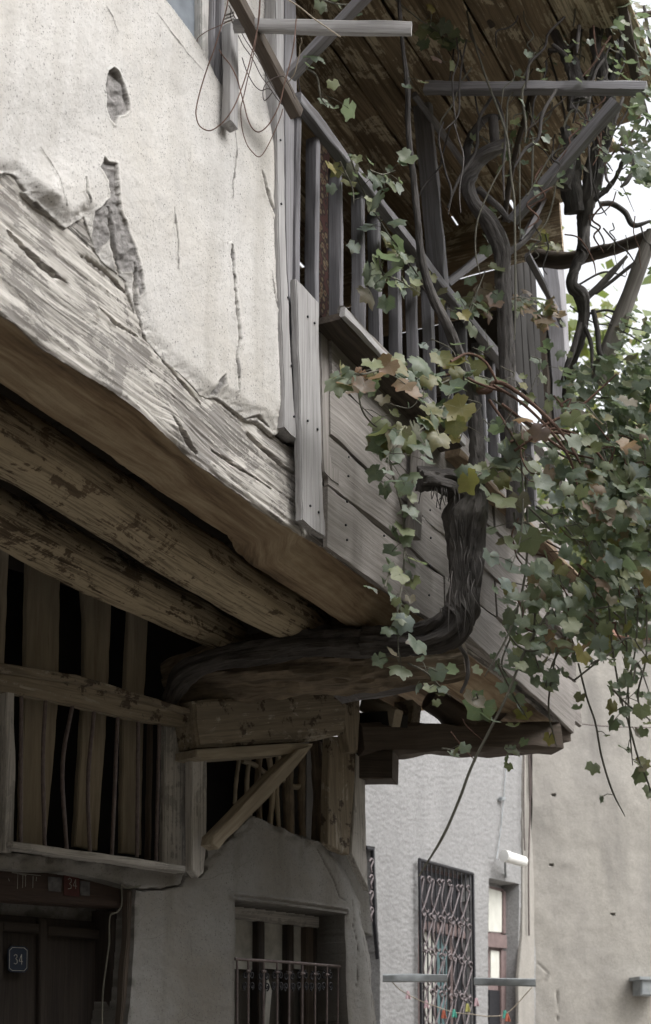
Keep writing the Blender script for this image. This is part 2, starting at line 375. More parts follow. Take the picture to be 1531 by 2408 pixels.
M['ironlight'] = plain('rubbed_iron', (.20, .165, .16), .5, .35, 60)
M['ironpink'] = plain('primed_ironwork', (.17, .145, .15), .55, .1, 60)
M['wire'] = plain('rusty_wire', (.10, .08, .075), .6, .4, 80)
M['cable'] = plain('dirty_cable', (.36, .31, .24), .6, 0, 30)
M['black'] = plain('near_black_matte', (.022, .02, .018), .95, 0, 6)
M['oppwall'] = plain('added_house_ochre_render', (.36, .32, .26), .95, 0, 3)
M['inner'] = plain('very_dark_brown_boards', (.045, .036, .027), .95, 0, 5)
M['curtain'] = plain('grey_net_curtain', (.50, .50, .47), .95, 0, 20)
M['bluepane'] = plain('dusty_blue_grey_pane', (.25, .28, .315), .35, 0, 9, .3)
M['ground'] = plain('street_paving', (.34, .315, .28), .95, 0, 3)
M['brownframe'] = plain('brown_painted_frame', (.17, .125, .12), .6, 0, 20)
M['tile'] = plain('clay_tile', (.34, .20, .15), .85, 0, 12)

# =================================================================== THE SETTING
g = link('ground', new_mesh('ground', [(-150, -100, 0), (150, -100, 0), (150, 250, 0), (-150, 250, 0)], [(0, 1, 2, 3)], M['ground'])); g['kind'] = 'structure'

# =================================================================== TIMBER HOUSE
house = thing('timber_house', 'old jettied timber house with cracked cream plaster, big whitewashed beam and slatted balcony', 'house', W.loc(1.5, -2, 0))
H = lambda name, me: part(name, me, house)

# --- upper plaster wall --------------------------------------------------------------
edge_low = [(-1000, -320), (-420, 150), (-200, 285), (-60, 385), (0, 418), (22, 412), (50, 455), (80, 485), (104, 500), (122, 522), (150, 540), (168, 528), (192, 508), (210, 560), (222, 598), (246, 625), (266, 640), (292, 662), (302, 700), (314, 735), (330, 775), (346, 806), (380, 848), (420, 880), (440, 900), (468, 932), (484, 938), (500, 936), (520, 945), (548, 968), (575, 988), (600, 990), (625, 1012), (640, 1026), (652, 1014), (662, 985), (672, 960)]
wall_poly = edge_low + [(668, 600), (655, 300), (650, 0), (648, -420), (-1000, -420)]
win_poly = [(330, -60), (372, 0), (400, 35), (440, 88), (478, 142), (503, 190), (522, 216), (545, 216), (548, -420), (330, -420)]
patches = [[(238, 172), (250, 165), (262, 174), (272, 195), (284, 220), (291, 245), (293, 262), (285, 272), (268, 276), (258, 296), (247, 282), (240, 258), (236, 230), (233, 205)],
           [(233, 372), (240, 384), (262, 388), (264, 420), (268, 455), (274, 500), (290, 530), (300, 565), (312, 590), (324, 640), (330, 690), (322, 700), (312, 660), (300, 640), (285, 642), (268, 630), (258, 600), (250, 560), (225, 600), (212, 560), (214, 500), (230, 486), (246, 470), (242, 430), (232, 410), (225, 398)],
           [(492, 930), (500, 900), (515, 880), (518, 905), (505, 932)], [(532, 575), (541, 600), (538, 640), (530, 600)]]
cracks = [([(533, 578), (538, 640), (543, 700), (549, 770), (551, 800), (544, 845), (549, 895), (546, 940)], 3.2, .05),
          ([(601, 405), (612, 445), (628, 485), (646, 528)], 3.0, .04), ([(632, 690), (640, 722), (652, 748)], 2.2, .03),
          ([(4, 412), (20, 418), (40, 440), (52, 452)], 7, .08), ([(75, 478), (100, 505), (125, 525), (150, 548), (162, 560)], 4.5, .06),
          ([(248, 490), (252, 560), (262, 610), (275, 645)], 6, .05), ([(308, 620), (312, 690), (318, 740), (338, 800)], 4.0, .06),
          ([(85, 350), (105, 385), (120, 430), (135, 490)], 1.0, .012), ([(235, 22), (250, 48), (262, 80)], .8, .01),
          ([(190, 420), (190, 455), (200, 480)], 3, .03), ([(400, 490), (408, 560), (411, 635)], 1.5, .012),
          ([(540, 300), (545, 360), (534, 430), (536, 470)], 1.2, .01), ([(0, 415), (-150, 330), (-420, 170), (-700, -40)], 4, .05),
          ([(630, 640), (633, 690), (638, 720)], 1.2, .01), ([(355, 35), (390, 80), (430, 130), (470, 170)], .5, .006), ([(572, 985), (600, 980), (628, 1005)], 3, .04)]
def f_wall(X, Y):
    nx = 3.2*fbm(X*.05, Y*.05, 1, 3)+1.6*fbm(X*.13, Y*.13, 2, 2)
    d = sdf(X+nx*1.6, Y+nx*1.3, wall_poly)
    off = .022+.014*fbm(X*.005, Y*.005+X*.002, 3, 2)+.002*fbm(X*.04+Y*.01, Y*.04-X*.01, 4, 3)
    off += .010*sm(-60, 0, -np.abs(X-520)+0*Y-20+0)*0
    # bulging render over the mud near the beam end at far left
    off += .020*np.exp(-(((X-95)/60)**2+((Y-455)/55)**2))+.010*fbm(X*.03, Y*.03, 21, 4)*np.exp(-(((X-95)/80)**2+((Y-465)/80)**2)) - .012*np.exp(-(((X-250)/80)**2+((Y-560)/60)**2))
    # the return beside the window leans back
    off += -.05*sm(0, 1, (X-525)/60)*sm(380, 120, Y)
    mud = np.zeros_like(X); dirt_dark = np.zeros_like(X)
    for k, p in enumerate(patches):
        q = sdf(X+nx, Y+nx*.8, p); m = sm(1.2, -1.6, q); off = off*(1-m)+(.010+.010*fbm(X*.07, Y*.07, k, 4))*m; mud = np.maximum(mud, m)
        dirt_dark = np.maximum(dirt_dark, .5*sm(2, 0, np.abs(q+1))*(fbm(X*.1, Y*.1, 8, 2) > -.1)); off += .003*sm(7, 1, q)*(q > 0)
    for pts, w, dep in cracks:
        q, t = dline(X+nx*.8, Y+nx*.5, pts); ww = w*(.35+.65*np.sin(np.clip(t, .03, .97)*math.pi))*(1+.6*fbm(X*.05, Y*.05, 5, 2))
        m = sm(ww+1.0, ww*.3, q); off = off-dep*.4*m; dirt_dark = np.maximum(dirt_dark, m*1.0); off += .004*sm(ww*4, ww, q)
        mud = np.maximum(mud, sm(ww*1.8+1, ww, q)*(fbm(X*.06, Y*.06, 9, 2) > .1)*.8)
    # crumbly lower fringe
    fr = sm(-26, -2, d); mud = np.maximum(mud, fr*sm(.15, .4, fbm(X*.05, Y*.05, 6, 4))*.6); off += .012*fr*fbm(X*.09, Y*.09, 7, 4)
    dirt_dark = np.maximum(dirt_dark, .45*sm(-9, 0, d)*sm(-.1, .3, fbm(X*.12, Y*.12, 12, 3)))
    off = off*(.30+.70*sm(-2, -34, d)) ; off = np.where(d > 0, off-.06*sm(0, 6, d), off)
    wq = sdf(X, Y, win_poly); off = np.where(wq < -1.6, off-.16, off); dirt_dark = np.maximum(dirt_dark, .35*sm(6, 0, np.abs(wq)))
    return off, {'mud': mud, 'dirt_dark': dirt_dark}
H('plaster_wall', relief_mesh('plaster_wall', -900, 676, -420, 1040, 1.9, W, f_wall, M['plaster'], keep=lambda X, Y: sdf(X, Y, wall_poly) < 14, snap=[win_poly], smooth=180))
# --- window at the top edge of the wall
uw = H('window', slab_mesh('window', [(330, -420), (480, -420), (478, 170), (440, 110), (330, -40)], W, -.06, .02, M['bluepane'], [(400, 0), (400, 100)], bev=.002))
part('frame', slab_mesh('window_frame', [(474, -420), (503, -420), (500, 200), (474, 150)], W, -.03, .05, M['whitewood'], [(480, 0), (480, 100)]), uw)
part('frame', slab_mesh('window_frame', [(504, -420), (520, -420), (516, 222), (501, 200)], W, -.01, .06, M['grey'], [(480, 0), (480, 100)]), uw)
part('frame', slab_mesh('window_frame', [(522, -420), (536, -420), (524, 262), (517, 222)], W, .012, .07, M['grey'], [(480, 0), (480, 100)]), uw)

# --- great facade beam: front face, worn lower arris, brown underside ------------------
up_e = np.array([(-1000, -390), (-420, 90), (-100, 310), (0, 372), (100, 440), (200, 505), (300, 640), (350, 760), (480, 880), (600, 950), (700, 1020), (800, 1130), (1045, 1340), (1335, 1600)], float)
lo_e = np.array([(-1000, 19), (-420, 430), (-150, 630), (0, 738), (45, 765), (100, 815), (185, 870), (270, 920), (330, 968), (365, 1000), (415, 1048), (465, 1093), (520, 1125), (610, 1195), (700, 1250), (765, 1292), (870, 1368), (1045, 1490), (1180, 1600), (1335, 1722)], float)
in_e = np.array([(-1000, 328), (-420, 690), (0, 938), (180, 1040), (350, 1152), (540, 1262), (765, 1383), (880, 1440), (1045, 1540), (1335, 1745)], float)
def f_beam():
    s = np.concatenate([np.arange(-950, -14, 7.0), np.arange(-12, 1335, 2.6)]); nb, nu = 72, 46
    yu = np.interp(s, up_e[:, 0], up_e[:, 1]); yl = np.interp(s, lo_e[:, 0], lo_e[:, 1])
    yl = yl+3*fbm(s*.03, 0, 0, 3)+2.0*fbm(s*.13, 4, 0, 3)
    behind = sm(700, 730, s)*.075
    T = np.linspace(0, 1, nb)[:, None]; Xf = np.repeat(s[None], nb, 0); Yf = yu*(1-T)+yl*T
    P = W.at(Xf, Yf, -behind[None]*np.ones_like(T))
    a = (P-W.p)@W.a; z = P[..., 2]
    # knot: grain flows round it
    kx, ky = 415., 1015.; kd = np.hypot((Xf-kx)/26, ((Yf-ky)-(Xf-kx)*.75)/26)
    flow = z*1.0+a*.02+.05*np.exp(-kd**2*.35)*np.sign(Yf-ky-(Xf-kx)*.75+.01)*.6+.03*fbm(a*1.5, z*2, 0, 3)
    off = .010*fbm(a*1.2, z*5, 2, 3)+.0075*fbm(a*3, flow*70, 3, 4)+.0035*fbm(a*8, flow*220, 3, 2)
    dirt_dark = np.zeros_like(Xf)
    for pts, w, dep in [([(20, 545), (60, 585), (95, 618), (130, 645), (160, 662)], 6, .05), ([(405, 985), (415, 1010), (435, 1040), (460, 1065)], 7, .04),
                        ([(585, 1020), (620, 1055), (660, 1090), (700, 1118)], 5, .05), ([(640, 1010), (670, 1035), (700, 1050)], 6, .05), ([(230, 715), (270, 760), (320, 790)], 2.5, .03),
                        ([(-420, 260), (-200, 420), (-60, 500)], 4, .04), ([(180, 590), (250, 640), (320, 715)], 2.5, .02), ([(380, 850), (440, 915), (470, 950)], 2, .02), ([(500, 1060), (560, 1100), (640, 1150)], 1.6, .02)]:
        q, t = dline(Xf+2*fbm(Xf*.05, Yf*.05, 1, 2), Yf, pts); ww = w*(.3+.7*np.sin(np.clip(t, .04, .96)*math.pi))
        m = sm(ww+1, ww*.2, q); off = off-dep*m; dirt_dark = np.maximum(dirt_dark, m)
    off -= .006*sm(.97, 1.0, T)
    off += .02*np.exp(-kd**2*.8)
    Pf = P+W.n*off[..., None]
    # underside: from the lower arris inwards
    yi = np.interp(s, in_e[:, 0], in_e[:, 1]); z0 = Pf[-1, :, 2]
    t2 = np.linspace(0, 1, nu+1)[1:, None]
    base = P[-1]+W.n*off[-1][..., None]
    dep = .31*t2*np.ones_like(s)[None]
    q2 = fbm(a[-1][None]*1.1, dep*9, 5, 4)
    arch = -.018*np.sin(np.clip(t2*1.0, 0, 1)*math.pi)+.012*q2+.05*sm(.75, 1, t2)
    bodyz = np.interp(s, lo_e[:, 0], np.convolve(np.interp(lo_e[:, 0], lo_e[:, 0], W.at(lo_e[:, 0], lo_e[:, 1], 0.)[:, 2]), [1], 'same'))
    bodyz = np.convolve(np.pad(bodyz, 150, 'edge'), np.ones(301)/301, 'valid')
    zz = z0[None]*(1-sm(0, .5, t2))+bodyz[None]*sm(0, .5, t2)+arch+.012*sm(0, .06, t2)
    Pu = base[None]-W.n*dep[..., None]; Pu[..., 2] = zz
    # back riser so that it is a solid timber
    Pb = Pu[-1:].copy(); Pb[..., 2] += .25
    V = np.concatenate([Pf, Pu, Pb], 0); ny, nx = V.shape[:2]
    aa = np.concatenate([a, np.repeat(a[-1:], nu+1, 0)], 0)
    acr = np.concatenate([flow, flow[-1][None]-dep+.02*q2, flow[-1][None]-dep[-1:]-.2], 0)
    gr = np.stack([aa, acr, 0*aa], -1); under = np.concatenate([np.zeros_like(a), np.clip(t2*50-.3+.9*fbm(a[-1][None]*5, dep*10, 0, 3), 0, 1), np.ones((1, nx))], 0)
    dd = np.concatenate([dirt_dark, np.zeros((nu+1, nx))], 0)
    i, j = np.meshgrid(np.arange(ny-1), np.arange(nx-1), indexing='ij')
    F = np.stack([i*nx+j, (i+1)*nx+j, (i+1)*nx+j+1, i*nx+j+1], -1).reshape(-1, 4)
    return V.reshape(-1, 3), F, {'gr': gr.reshape(-1, 3), 'under': under.ravel(), 'dirt_dark': dd.ravel()}
V_, F_, A_ = f_beam()
def beam_mat():
    m = M['beam'].copy(); m.name = 'beam_whitewashed_front_raw_underside'; t = m.node_tree; n = N(t); b = [x for x in t.nodes if x.type == 'BSDF_PRINCIPLED'][0]
    src = b.inputs['Base Color'].links[0].from_socket; g_ = n.attr('gr', True)
    w1 = n.noise(n.mapv(g_, (1.4, 7, 7)), 1.0, 6, .6, .7); w2 = n.noise(n.mapv(g_, (2.5, 60, 60)), 1.0, 5, .6)
    f = n.math('ADD', n.math('MULTIPLY', w1, .7), n.math('MULTIPLY', w2, .4))
    uc = n.ramp(f, (.38, (.11, .078, .048)), (.52, (.30, .215, .135)), (.66, (.50, .40, .27)))
    c = n.mix(n.attr('under'), src, uc); c = n.mix(n.math('MULTIPLY', n.attr('dirt_dark'), .9), c, (.05, .04, .033)); n.set(b.inputs['Base Color'], c); return m
H('facade_beam', new_mesh('facade_beam', V_, F_, beam_mat(), A_, smooth=60))

# --- joists under the jetty --------------------------------------------------------------
def wl(a, n, z): return W.loc(a, n, z)
def joist(a0, a1, n0, z0, r, seed, flat=.9, name='joist', dn=0.0):
    L = np.linspace(a0, a1, 6); P = [wl(a, n0+.02*math.sin(a*2+seed)+dn*(a-a0), z0+.015*math.sin(a*1.7+seed*2)) for a in L]
    return H(name, tube_mesh(name, P, [r*1.0, r*1.02, r, r*1.0, r*1.0, r*.82], M['joist'], n=150, k=40, rough=.07, ridges=.05, seed=seed, flat=flat))
joist(-3.2, 2.28, -.56, 3.44, .118, 1.0, flat=1.0)
joist(-3.2, 2.12, -.98, 3.445, .102, 4.0, flat=1.0)
joist(1.95, 2.62, -.30, 3.52, .10, 9.0, name='joist_stub')
# floor deck over the joists, darkened: the shade of the gaps is in its colour
for k in range(12):
    a0 = -3.52+k*.66
    H('floor_board', bar_mesh('floor_board', wl(a0+.33, -.06, 3.76), wl(a0+.33, -3.0, 3.76), .65, .04, M['inner'], wob=.004, n=6))

# --- corner posts and boards between plaster and balcony ---------------------------------
vert = [(690, 300), (690, 700)]
H('cover_strip', slab_mesh('cover_strip', [(648, -420), (668, -420), (668, 290), (671, 540), (683, 800), (692, 960), (700, 1036), (684, 1024), (667, 1004), (668, 900), (660, 700), (655, 540), (649, 280)], W, .035, .05, M['greylight'], vert))
H('corner_post', slab_mesh('corner_post', [(668, -420), (690, -420), (700, 240), (708, 300), (700, 655), (700, 900), (704, 1060), (690, 1040), (684, 830), (672, 540), (670, 280)], W, -.005, .12, M['grey'], vert))
H('cover_board', slab_mesh('cover_board', [(697, 655), (751, 712), (753, 900), (757, 1100), (766, 1264), (735, 1245), (711, 1222), (708, 1040), (704, 860)], W, .055, .03, M['greylight'], vert, wob=2))
H('cover_board', slab_mesh('cover_board', [(752, 765), (768, 790), (792, 806), (795, 960), (799, 1142), (780, 1130), (762, 1110), (757, 960)], W, .018, .03, M['apron'], vert, wob=2))
# --- apron planks ------------------------------------------------------------------------
def quadW(xa, ya, xb, yb, xc, yc, xd, yd): return [(xa, ya), (xb, yb), (xc, yc), (xd, yd)]
along = [(800, 1140), (1048, 1340)]
z_lines = [3.40, 3.655, 3.86, 4.12, 4.36, 4.50]
def proj(P):
    d = np.array(P, float)-CAM; y = d[1]*CO+d[2]*SI; return CX+FOC*d[0]/y, CY-FOC*(-d[1]*SI+d[2]*CO)/y
def a_of(px, py, off=0.):
    return float((W.at(px, py, off)-W.p)@W.a)
A0 = a_of(758, 1150)
for k in range(5):
    lo, hi = z_lines[k], z_lines[k+1]-.006
    segs = [(A0+.02, 2.35+.1*k), (2.362+.1*k, 4.46+.04*(k % 2))] if k % 2 == 0 else [(A0+.02, 3.05), (3.062, 4.42)]
    if k == 4: segs = [(A0+.12, 2.0), (2.01, 4.4)]
    for (s0, s1) in segs:
        H('apron_plank', bar_mesh('apron_plank', wl(s0, .0+.006*k, (lo+hi)/2+.006*math.sin(s0*9)), wl(s1, .0+.004*k, (lo+hi)/2+.006*math.sin(s1*7)), .024, hi-lo, M['apron'], n=26, wob=.007, bev=.004, seed=random.random()*40))
# broken splinter board at the far lower corner
H('apron_plank', slab_mesh('apron_plank', [(1095, 1488), (1180, 1570), (1262, 1640), (1325, 1700), (1350, 1725), (1355, 1655), (1300, 1600), (1180, 1490), (1100, 1420)], W, .03, .022, M['apron'], [(1095, 1488), (1325, 1700)], wob=3))
H('apron_plank', slab_mesh('apron_plank', [(1290, 1450), (1330, 1490), (1376, 1552), (1371, 1480), (1360, 1430), (1330, 1400)], W, .05, .022, M['apron'], [(1290, 1450), (1370, 1540)], wob=3))
# --- ledge under the balusters
lz = float(W.at(805, 738, .13)[2])
aL = a_of(762, 750, .06)
H('ledge', bar_mesh('ledge', wl(aL, .035, lz-.02), wl(2.34, .035, lz-.035), .20, .03, M['dark'], n=30, wob=.006))  # underside's shade and brown stain are put into this dark timber colour
H('ledge_nosing', bar_mesh('ledge_nosing', wl(aL-.01, .145, lz-.012), wl(2.34, .145, lz-.027), .022, .04, M['greylight'], n=30, wob=.004))
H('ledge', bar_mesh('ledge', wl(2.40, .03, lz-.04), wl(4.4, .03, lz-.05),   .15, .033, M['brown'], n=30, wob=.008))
H('ledge_bracket', bar_mesh('ledge_bracket', wl(2.0, .07, lz-.09), wl(1.93, .045, lz-.62), .10, .03, M['apron'], up=tuple(W.n)))
# --- balcony rail and balusters
rz0 = float(W.at(700, 236, .03)[2]); 
rail = H('railing', bar_mesh('railing', wl(.86, .03, rz0), wl(3.62, .03, rz0-.03), .05, .055, M['grey'], n=40, wob=.005))
part('rail_end', bar_mesh('rail_end', wl(3.80, .02, rz0-.25), wl(4.45, .02, rz0-.33), .045, .06, M['greylight'], n=10, wob=.005), rail)
zb = lz-.01
for px, py in [(697, 480), (740, 500), (795, 500), (847, 560), (887, 600), (933, 640), (971, 680), (1009, 700), (1050, 740), (1087, 760), (1126, 800), (1156, 860), (1186, 880), (1214, 900), (1240, 930)]:
    a = a_of(px, py); w = .052+random.random()*.012
    if px > 1160: zt = rz0-.25
    else: zt = rz0-.03
    part('baluster', bar_mesh('baluster', wl(a, -.012, zb+.01 if px > 700 else 4.35), wl(a+random.uniform(-.008, .008), -.012, zt), .058 if px > 700 else .05, w*.55, M['baluster'], up=tuple(W.a), n=9, wob=.003), rail)
# --- intermediate post, far post
a = a_of(1003, 300)
H('balcony_post', bar_mesh('balcony_post', W.at(1034, 700, -.10), W.at(990, 205, -.10), .10, .05, M['grey'], up=tuple(W.a), n=20, wob=.006))
H('balcony_post', bar_mesh('balcony_post', W.at(1330, 985, -.02), W.at(1286, 440, -.02), .11, .10, M['grey'], up=tuple(W.a), n=20, wob=.008))
H('balcony_post', bar_mesh('balcony_post', W.at(1290, 1000, -.12), W.at(1280, 770, -.12), .05, .14, M['inner'], up=tuple(W.a), n=10, wob=.006))
# --- veranda back wall, end wall, floor, ceiling
def quad(name, pts, mat, th=None):
    pts = [np.array(p, float) for p in pts]; nn = np.cross(pts[1]-pts[0], pts[3]-pts[0]); nn /= np.linalg.norm(nn); th = th or .04
    V = pts+[p-nn*th for p in pts]; F = [(0, 1, 2, 3), (7, 6, 5, 4), (0, 4, 5, 1), (1, 5, 6, 2), (2, 6, 7, 3), (3, 7, 4, 0)]
    gr = np.array([((p-pts[0])@((pts[1]-pts[0])/np.linalg.norm(pts[1]-pts[0])), p[2], 0) for p in V])
    return new_mesh(name, V, F, mat, {'gr': gr})
for k in range(16):
    a0 = .95+k*.17
    if k in (9, 10): continue
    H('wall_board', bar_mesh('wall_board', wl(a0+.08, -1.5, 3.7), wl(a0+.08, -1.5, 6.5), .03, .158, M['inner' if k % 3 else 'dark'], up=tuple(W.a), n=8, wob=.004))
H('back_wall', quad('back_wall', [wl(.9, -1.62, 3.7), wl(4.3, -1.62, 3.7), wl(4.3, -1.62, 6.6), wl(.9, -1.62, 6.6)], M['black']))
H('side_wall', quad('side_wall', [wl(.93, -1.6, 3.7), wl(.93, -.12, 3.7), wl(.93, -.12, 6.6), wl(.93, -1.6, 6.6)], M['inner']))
for k, (z0, z1, mt) in enumerate([(6.15, 6.53, 'ceil'), (5.86, 6.135, 'brown'), (5.62, 5.85, 'inner'), (5.36, 5.61, 'dark'), (5.15, 5.35, 'inner')]):
    H('end_board', bar_mesh('end_board', wl(3.79, -1.6, (z0+z1)/2), wl(3.80, .30 if k == 0 else -.05, (z0+z1)/2), .03, z1-z0, M[mt], n=14, wob=.006))
for k in range(15):
    n0 = -1.55+k*.185
    a_end = 3.80 if n0 < .32 else 3.80-(n0-.32)*1.0
    H('ceiling_board', bar_mesh('ceiling_board', wl(-.6, n0, 6.52+random.uniform(-.012, .012)), wl(a_end, n0+random.uniform(-.01, .01), 6.52+random.uniform(-.015, .015)), .175, .028, M['ceil'], n=26, wob=.006))
H('roof_deck', quad('roof_deck', [wl(-3, -4, 6.62), wl(3.8, -4, 6.62), wl(3.8, .28, 6.62), wl(-3, .28, 6.62)], M['brown'], .05))
H('roof_deck', quad('roof_deck', [wl(-3, .29, 6.60), wl(3.78, .29, 6.60), wl(3.0, 1.1, 6.60), wl(-3, 1.1, 6.60)], M['brown'], .05))
for k in range(5):
    a0 = 3.86+k*.135
    H('side_board', bar_mesh('side_board', wl(a0, -.09, 5.42), wl(a0, -.09, 6.5), .025, .125, M['black'], up=tuple(W.a), n=8, wob=.004))
# rest of the house that closes it
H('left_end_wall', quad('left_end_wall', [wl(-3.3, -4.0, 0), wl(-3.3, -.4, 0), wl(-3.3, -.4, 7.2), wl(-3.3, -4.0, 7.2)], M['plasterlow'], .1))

# --- ground floor wall --------------------------------------------------------------------
gw_poly = [(-1000, 1904), (-420, 1975), (0, 2010), (30, 2004), (150, 2018), (300, 2034), (438, 2050), (452, 2046), (470, 2040), (489, 2010), (490, 1990), (507, 1997), (545, 1965), (568, 1938), (590, 1920), (612, 1925), (635, 1938), (660, 1945), (690, 1962), (720, 1972), (762, 1982), (800, 1992), (819, 2005), (832, 2028), (845, 2055), (862, 2085), (870, 2117), (876, 2169), (891, 2241), (898, 2289), (908, 2408), (925, 2800), (-1000, 2800)]
door_poly = [(-300, 2008), (0, 2040), (70, 2046), (144, 2048), (187, 2055), (240, 2066), (283, 2078), (322, 2089), (318, 2217), (309, 2344), (300, 2408), (290, 2800), (-300, 2800)]
win2 = [(551, 2116), (640, 2127), (730, 2138), (811, 2149), (812, 2300), (815, 2408), (822, 2800), (548, 2800), (550, 2400)]
def f_gw(X, Y):
    nx = 2.5*fbm(X*.05+9, Y*.05, 1, 4); d = sdf(X+nx, Y+nx, gw_poly)
    off = .02*fbm(X*.005, Y*.005, 5, 3)+.005*fbm(X*.03, Y*.03, 5, 4)
    mud = np.zeros_like(X); dirt_dark = np.zeros_like(X)
    # rounded corner that turns away into the passage
    xe = np.interp(Y, [1900, 2005, 2055, 2117, 2169, 2241, 2408, 2800], [790, 800, 838, 862, 870, 884, 902, 918])
    off += -.09*sm(0, 1, (X-(xe-48))/75)**1.6
    off += .012*sm(6, 0, np.abs(dline(X, Y, [(548, 2108), (640, 2118), (812, 2143)])[0]-6))
    for pts, w, dep in [([(745, 1995), (775, 2050), (800, 2110), (815, 2118), (818, 2200)], .5, .006), ([(833, 2115), (832, 2180), (842, 2240), (838, 2320)], .6, .006),
                        ([(288, 2078), (330, 2092), (380, 2092), (430, 2080), (438, 2058)], 2.4, .02), ([(487, 2040), (470, 2062), (458, 2045)], 3, .03), ([(858, 2140), (862, 2230), (880, 2330), (885, 2408)], .5, .005)]:
        q, t = dline(X+nx, Y+nx, pts); m = sm(w+1, w*.3, q); off = off-dep*m; dirt_dark = np.maximum(dirt_dark, m*.8)
    dirt_dark = np.maximum(dirt_dark, .5*sm(-22, 0, d)*sm(-.1, .4, fbm(X*.04, Y*.04, 7, 3)))
    off += .02*sm(-30, -4, d)*fbm(X*.05, Y*.05, 3, 3)
    off = np.where(d > 0, off-.09*sm(0, 5, d), off)
    q = sdf(X, Y, door_poly); off = np.where(q < -1.5, off-.24, off); dirt_dark = np.maximum(dirt_dark, .6*sm(14, 0, q)*sm(-.2, .3, fbm(X*.05, Y*.05, 17, 3)))
    q = sdf(X, Y, win2); off = np.where(q < -1.5, off-.235, off); dirt_dark = np.maximum(dirt_dark, .35*sm(8, 0, q)); dirt_dark = np.where(q < -1.5, 1, dirt_dark)  # mask darkens the rim and sets the whole window recess fully dark
    return off, {'mud': mud, 'dirt_dark': dirt_dark}
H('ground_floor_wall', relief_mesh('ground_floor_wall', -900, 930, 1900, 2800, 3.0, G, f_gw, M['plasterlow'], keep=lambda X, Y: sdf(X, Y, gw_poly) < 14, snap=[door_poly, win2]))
H('inner_wall', quad('inner_wall', [G.loc(-3, -.55, 0), G.loc(2.0, -.55, 0), G.loc(2.0, -.55, 3.7), G.loc(-3, -.55, 3.7)], M['black']))  # near-black backing; the unlit room's darkness is put into its colour
H('return_wall', quad('return_wall', [G.loc(1.66, -.34, 0), G.loc(1.75, -4.5, 0), G.loc(1.75, -4.5, 3.6), G.loc(1.66, -.34, 3.6)], M['plasterlow'], .08))
def gs(name, poly, off, th, mat, al=[(460, 1700), (460, 2000)], par=None, **k):
    me = slab_mesh(name, poly, G, off, th, M[mat], al, **k); return part(name, me, par) if par else H(name, me)
hz = [(100, 1600), (460, 1680)]
# vertical boards behind the grille
for k in range(5):
    x = -135-k*92; gs('inner_board', [(x-32, 1180-k*30), (x+30, 1200-k*30), (x+26, 1985-k*8), (x-36, 1980-k*8)], -.16, .03, 'lath')
gs('inner_board', [(-70, 1240), (-10, 1260), (-14, 1990), (-75, 1990)], -.16, .03, 'lath')
gs('inner_board', [(2, 1250), (24, 1260), (14, 1500), (8, 1620), (4, 1990), (-10, 1990)], -.15, .03, 'lath')
gs('inner_board', [(66, 1270), (143, 1290), (140, 1500), (138, 1640), (126, 1800), (108, 2000), (48, 1990), (52, 1800), (60, 1600)], -.16, .03, 'lath')
gs('inner_board', [(188, 1300), (265, 1330), (262, 1450), (255, 1615), (247, 1760), (230, 2000), (176, 1990), (188, 1800), (199, 1620), (200, 1450)], -.16, .03, 'lath')
gs('inner_board', [(306, 1400), (350, 1420), (346, 1520), (340, 1650), (336, 1800), (333, 2010), (286, 2005), (290, 1700), (298, 1560)], -.16, .03, 'lath')
# high barred opening over the door
grille = gs('barred_opening', [(388, 1706), (447, 1712), (452, 1800), (450, 2050), (384, 2040)], -.03, .03, 'whitewood')
grille['label'] = 'barred high opening over the dark door'
gs('rail_top', [(-560, 1455), (-160, 1533), (0, 1558), (180, 1586), (330, 1632), (463, 1671), (463, 1681), (330, 1645), (180, 1603), (0, 1578), (-160, 1550), (-560, 1476)], .07, .06, 'wallbeam', hz, par=grille)
gs('rail_face', [(-560, 1484), (-160, 1560), (0, 1584), (37, 1588), (180, 1608), (330, 1650), (450, 1685), (447, 1709), (330, 1694), (180, 1658), (37, 1630), (-160, 1605), (-560, 1530)], .035, .05, 'wallbeam', hz, par=grille)
gs('stile', [(17, 1592), (36, 1592), (34, 1700), (38, 1800), (35, 1900), (33, 1990), (28, 2004), (8, 2002), (12, 1900), (16, 1800), (14, 1680)], .03, .06, 'whitewood', par=grille)
gs('sill', [(28, 1978), (240, 2006), (438, 2036), (438, 2051), (240, 2023), (28, 1993)], .065, .12, 'whitewood', hz, par=grille)
for pts in [[(108, 1635), (101, 1785), (105, 1990)], [(171, 1655), (147, 1802), (157, 2000)], [(222, 1665), (207, 1835), (211, 2006)], [(277, 1680), (263, 2012)], [(325, 1690), (322, 2016)], [(375, 1700), (367, 2024)], [(50, 1625), (48, 1990)], [(-60, 1600), (-64, 1990)]]:
    part('bar', tube_mesh('bar', [G.at(x, y, .005) for x, y in pts], [.0085]*3, M['ironlight'], n=20, k=8, rough=.08), grille)
gs('stile', [(355, 1700), (362, 1700), (356, 2020), (349, 2020)], -.05, .03, 'dark', par=grille)
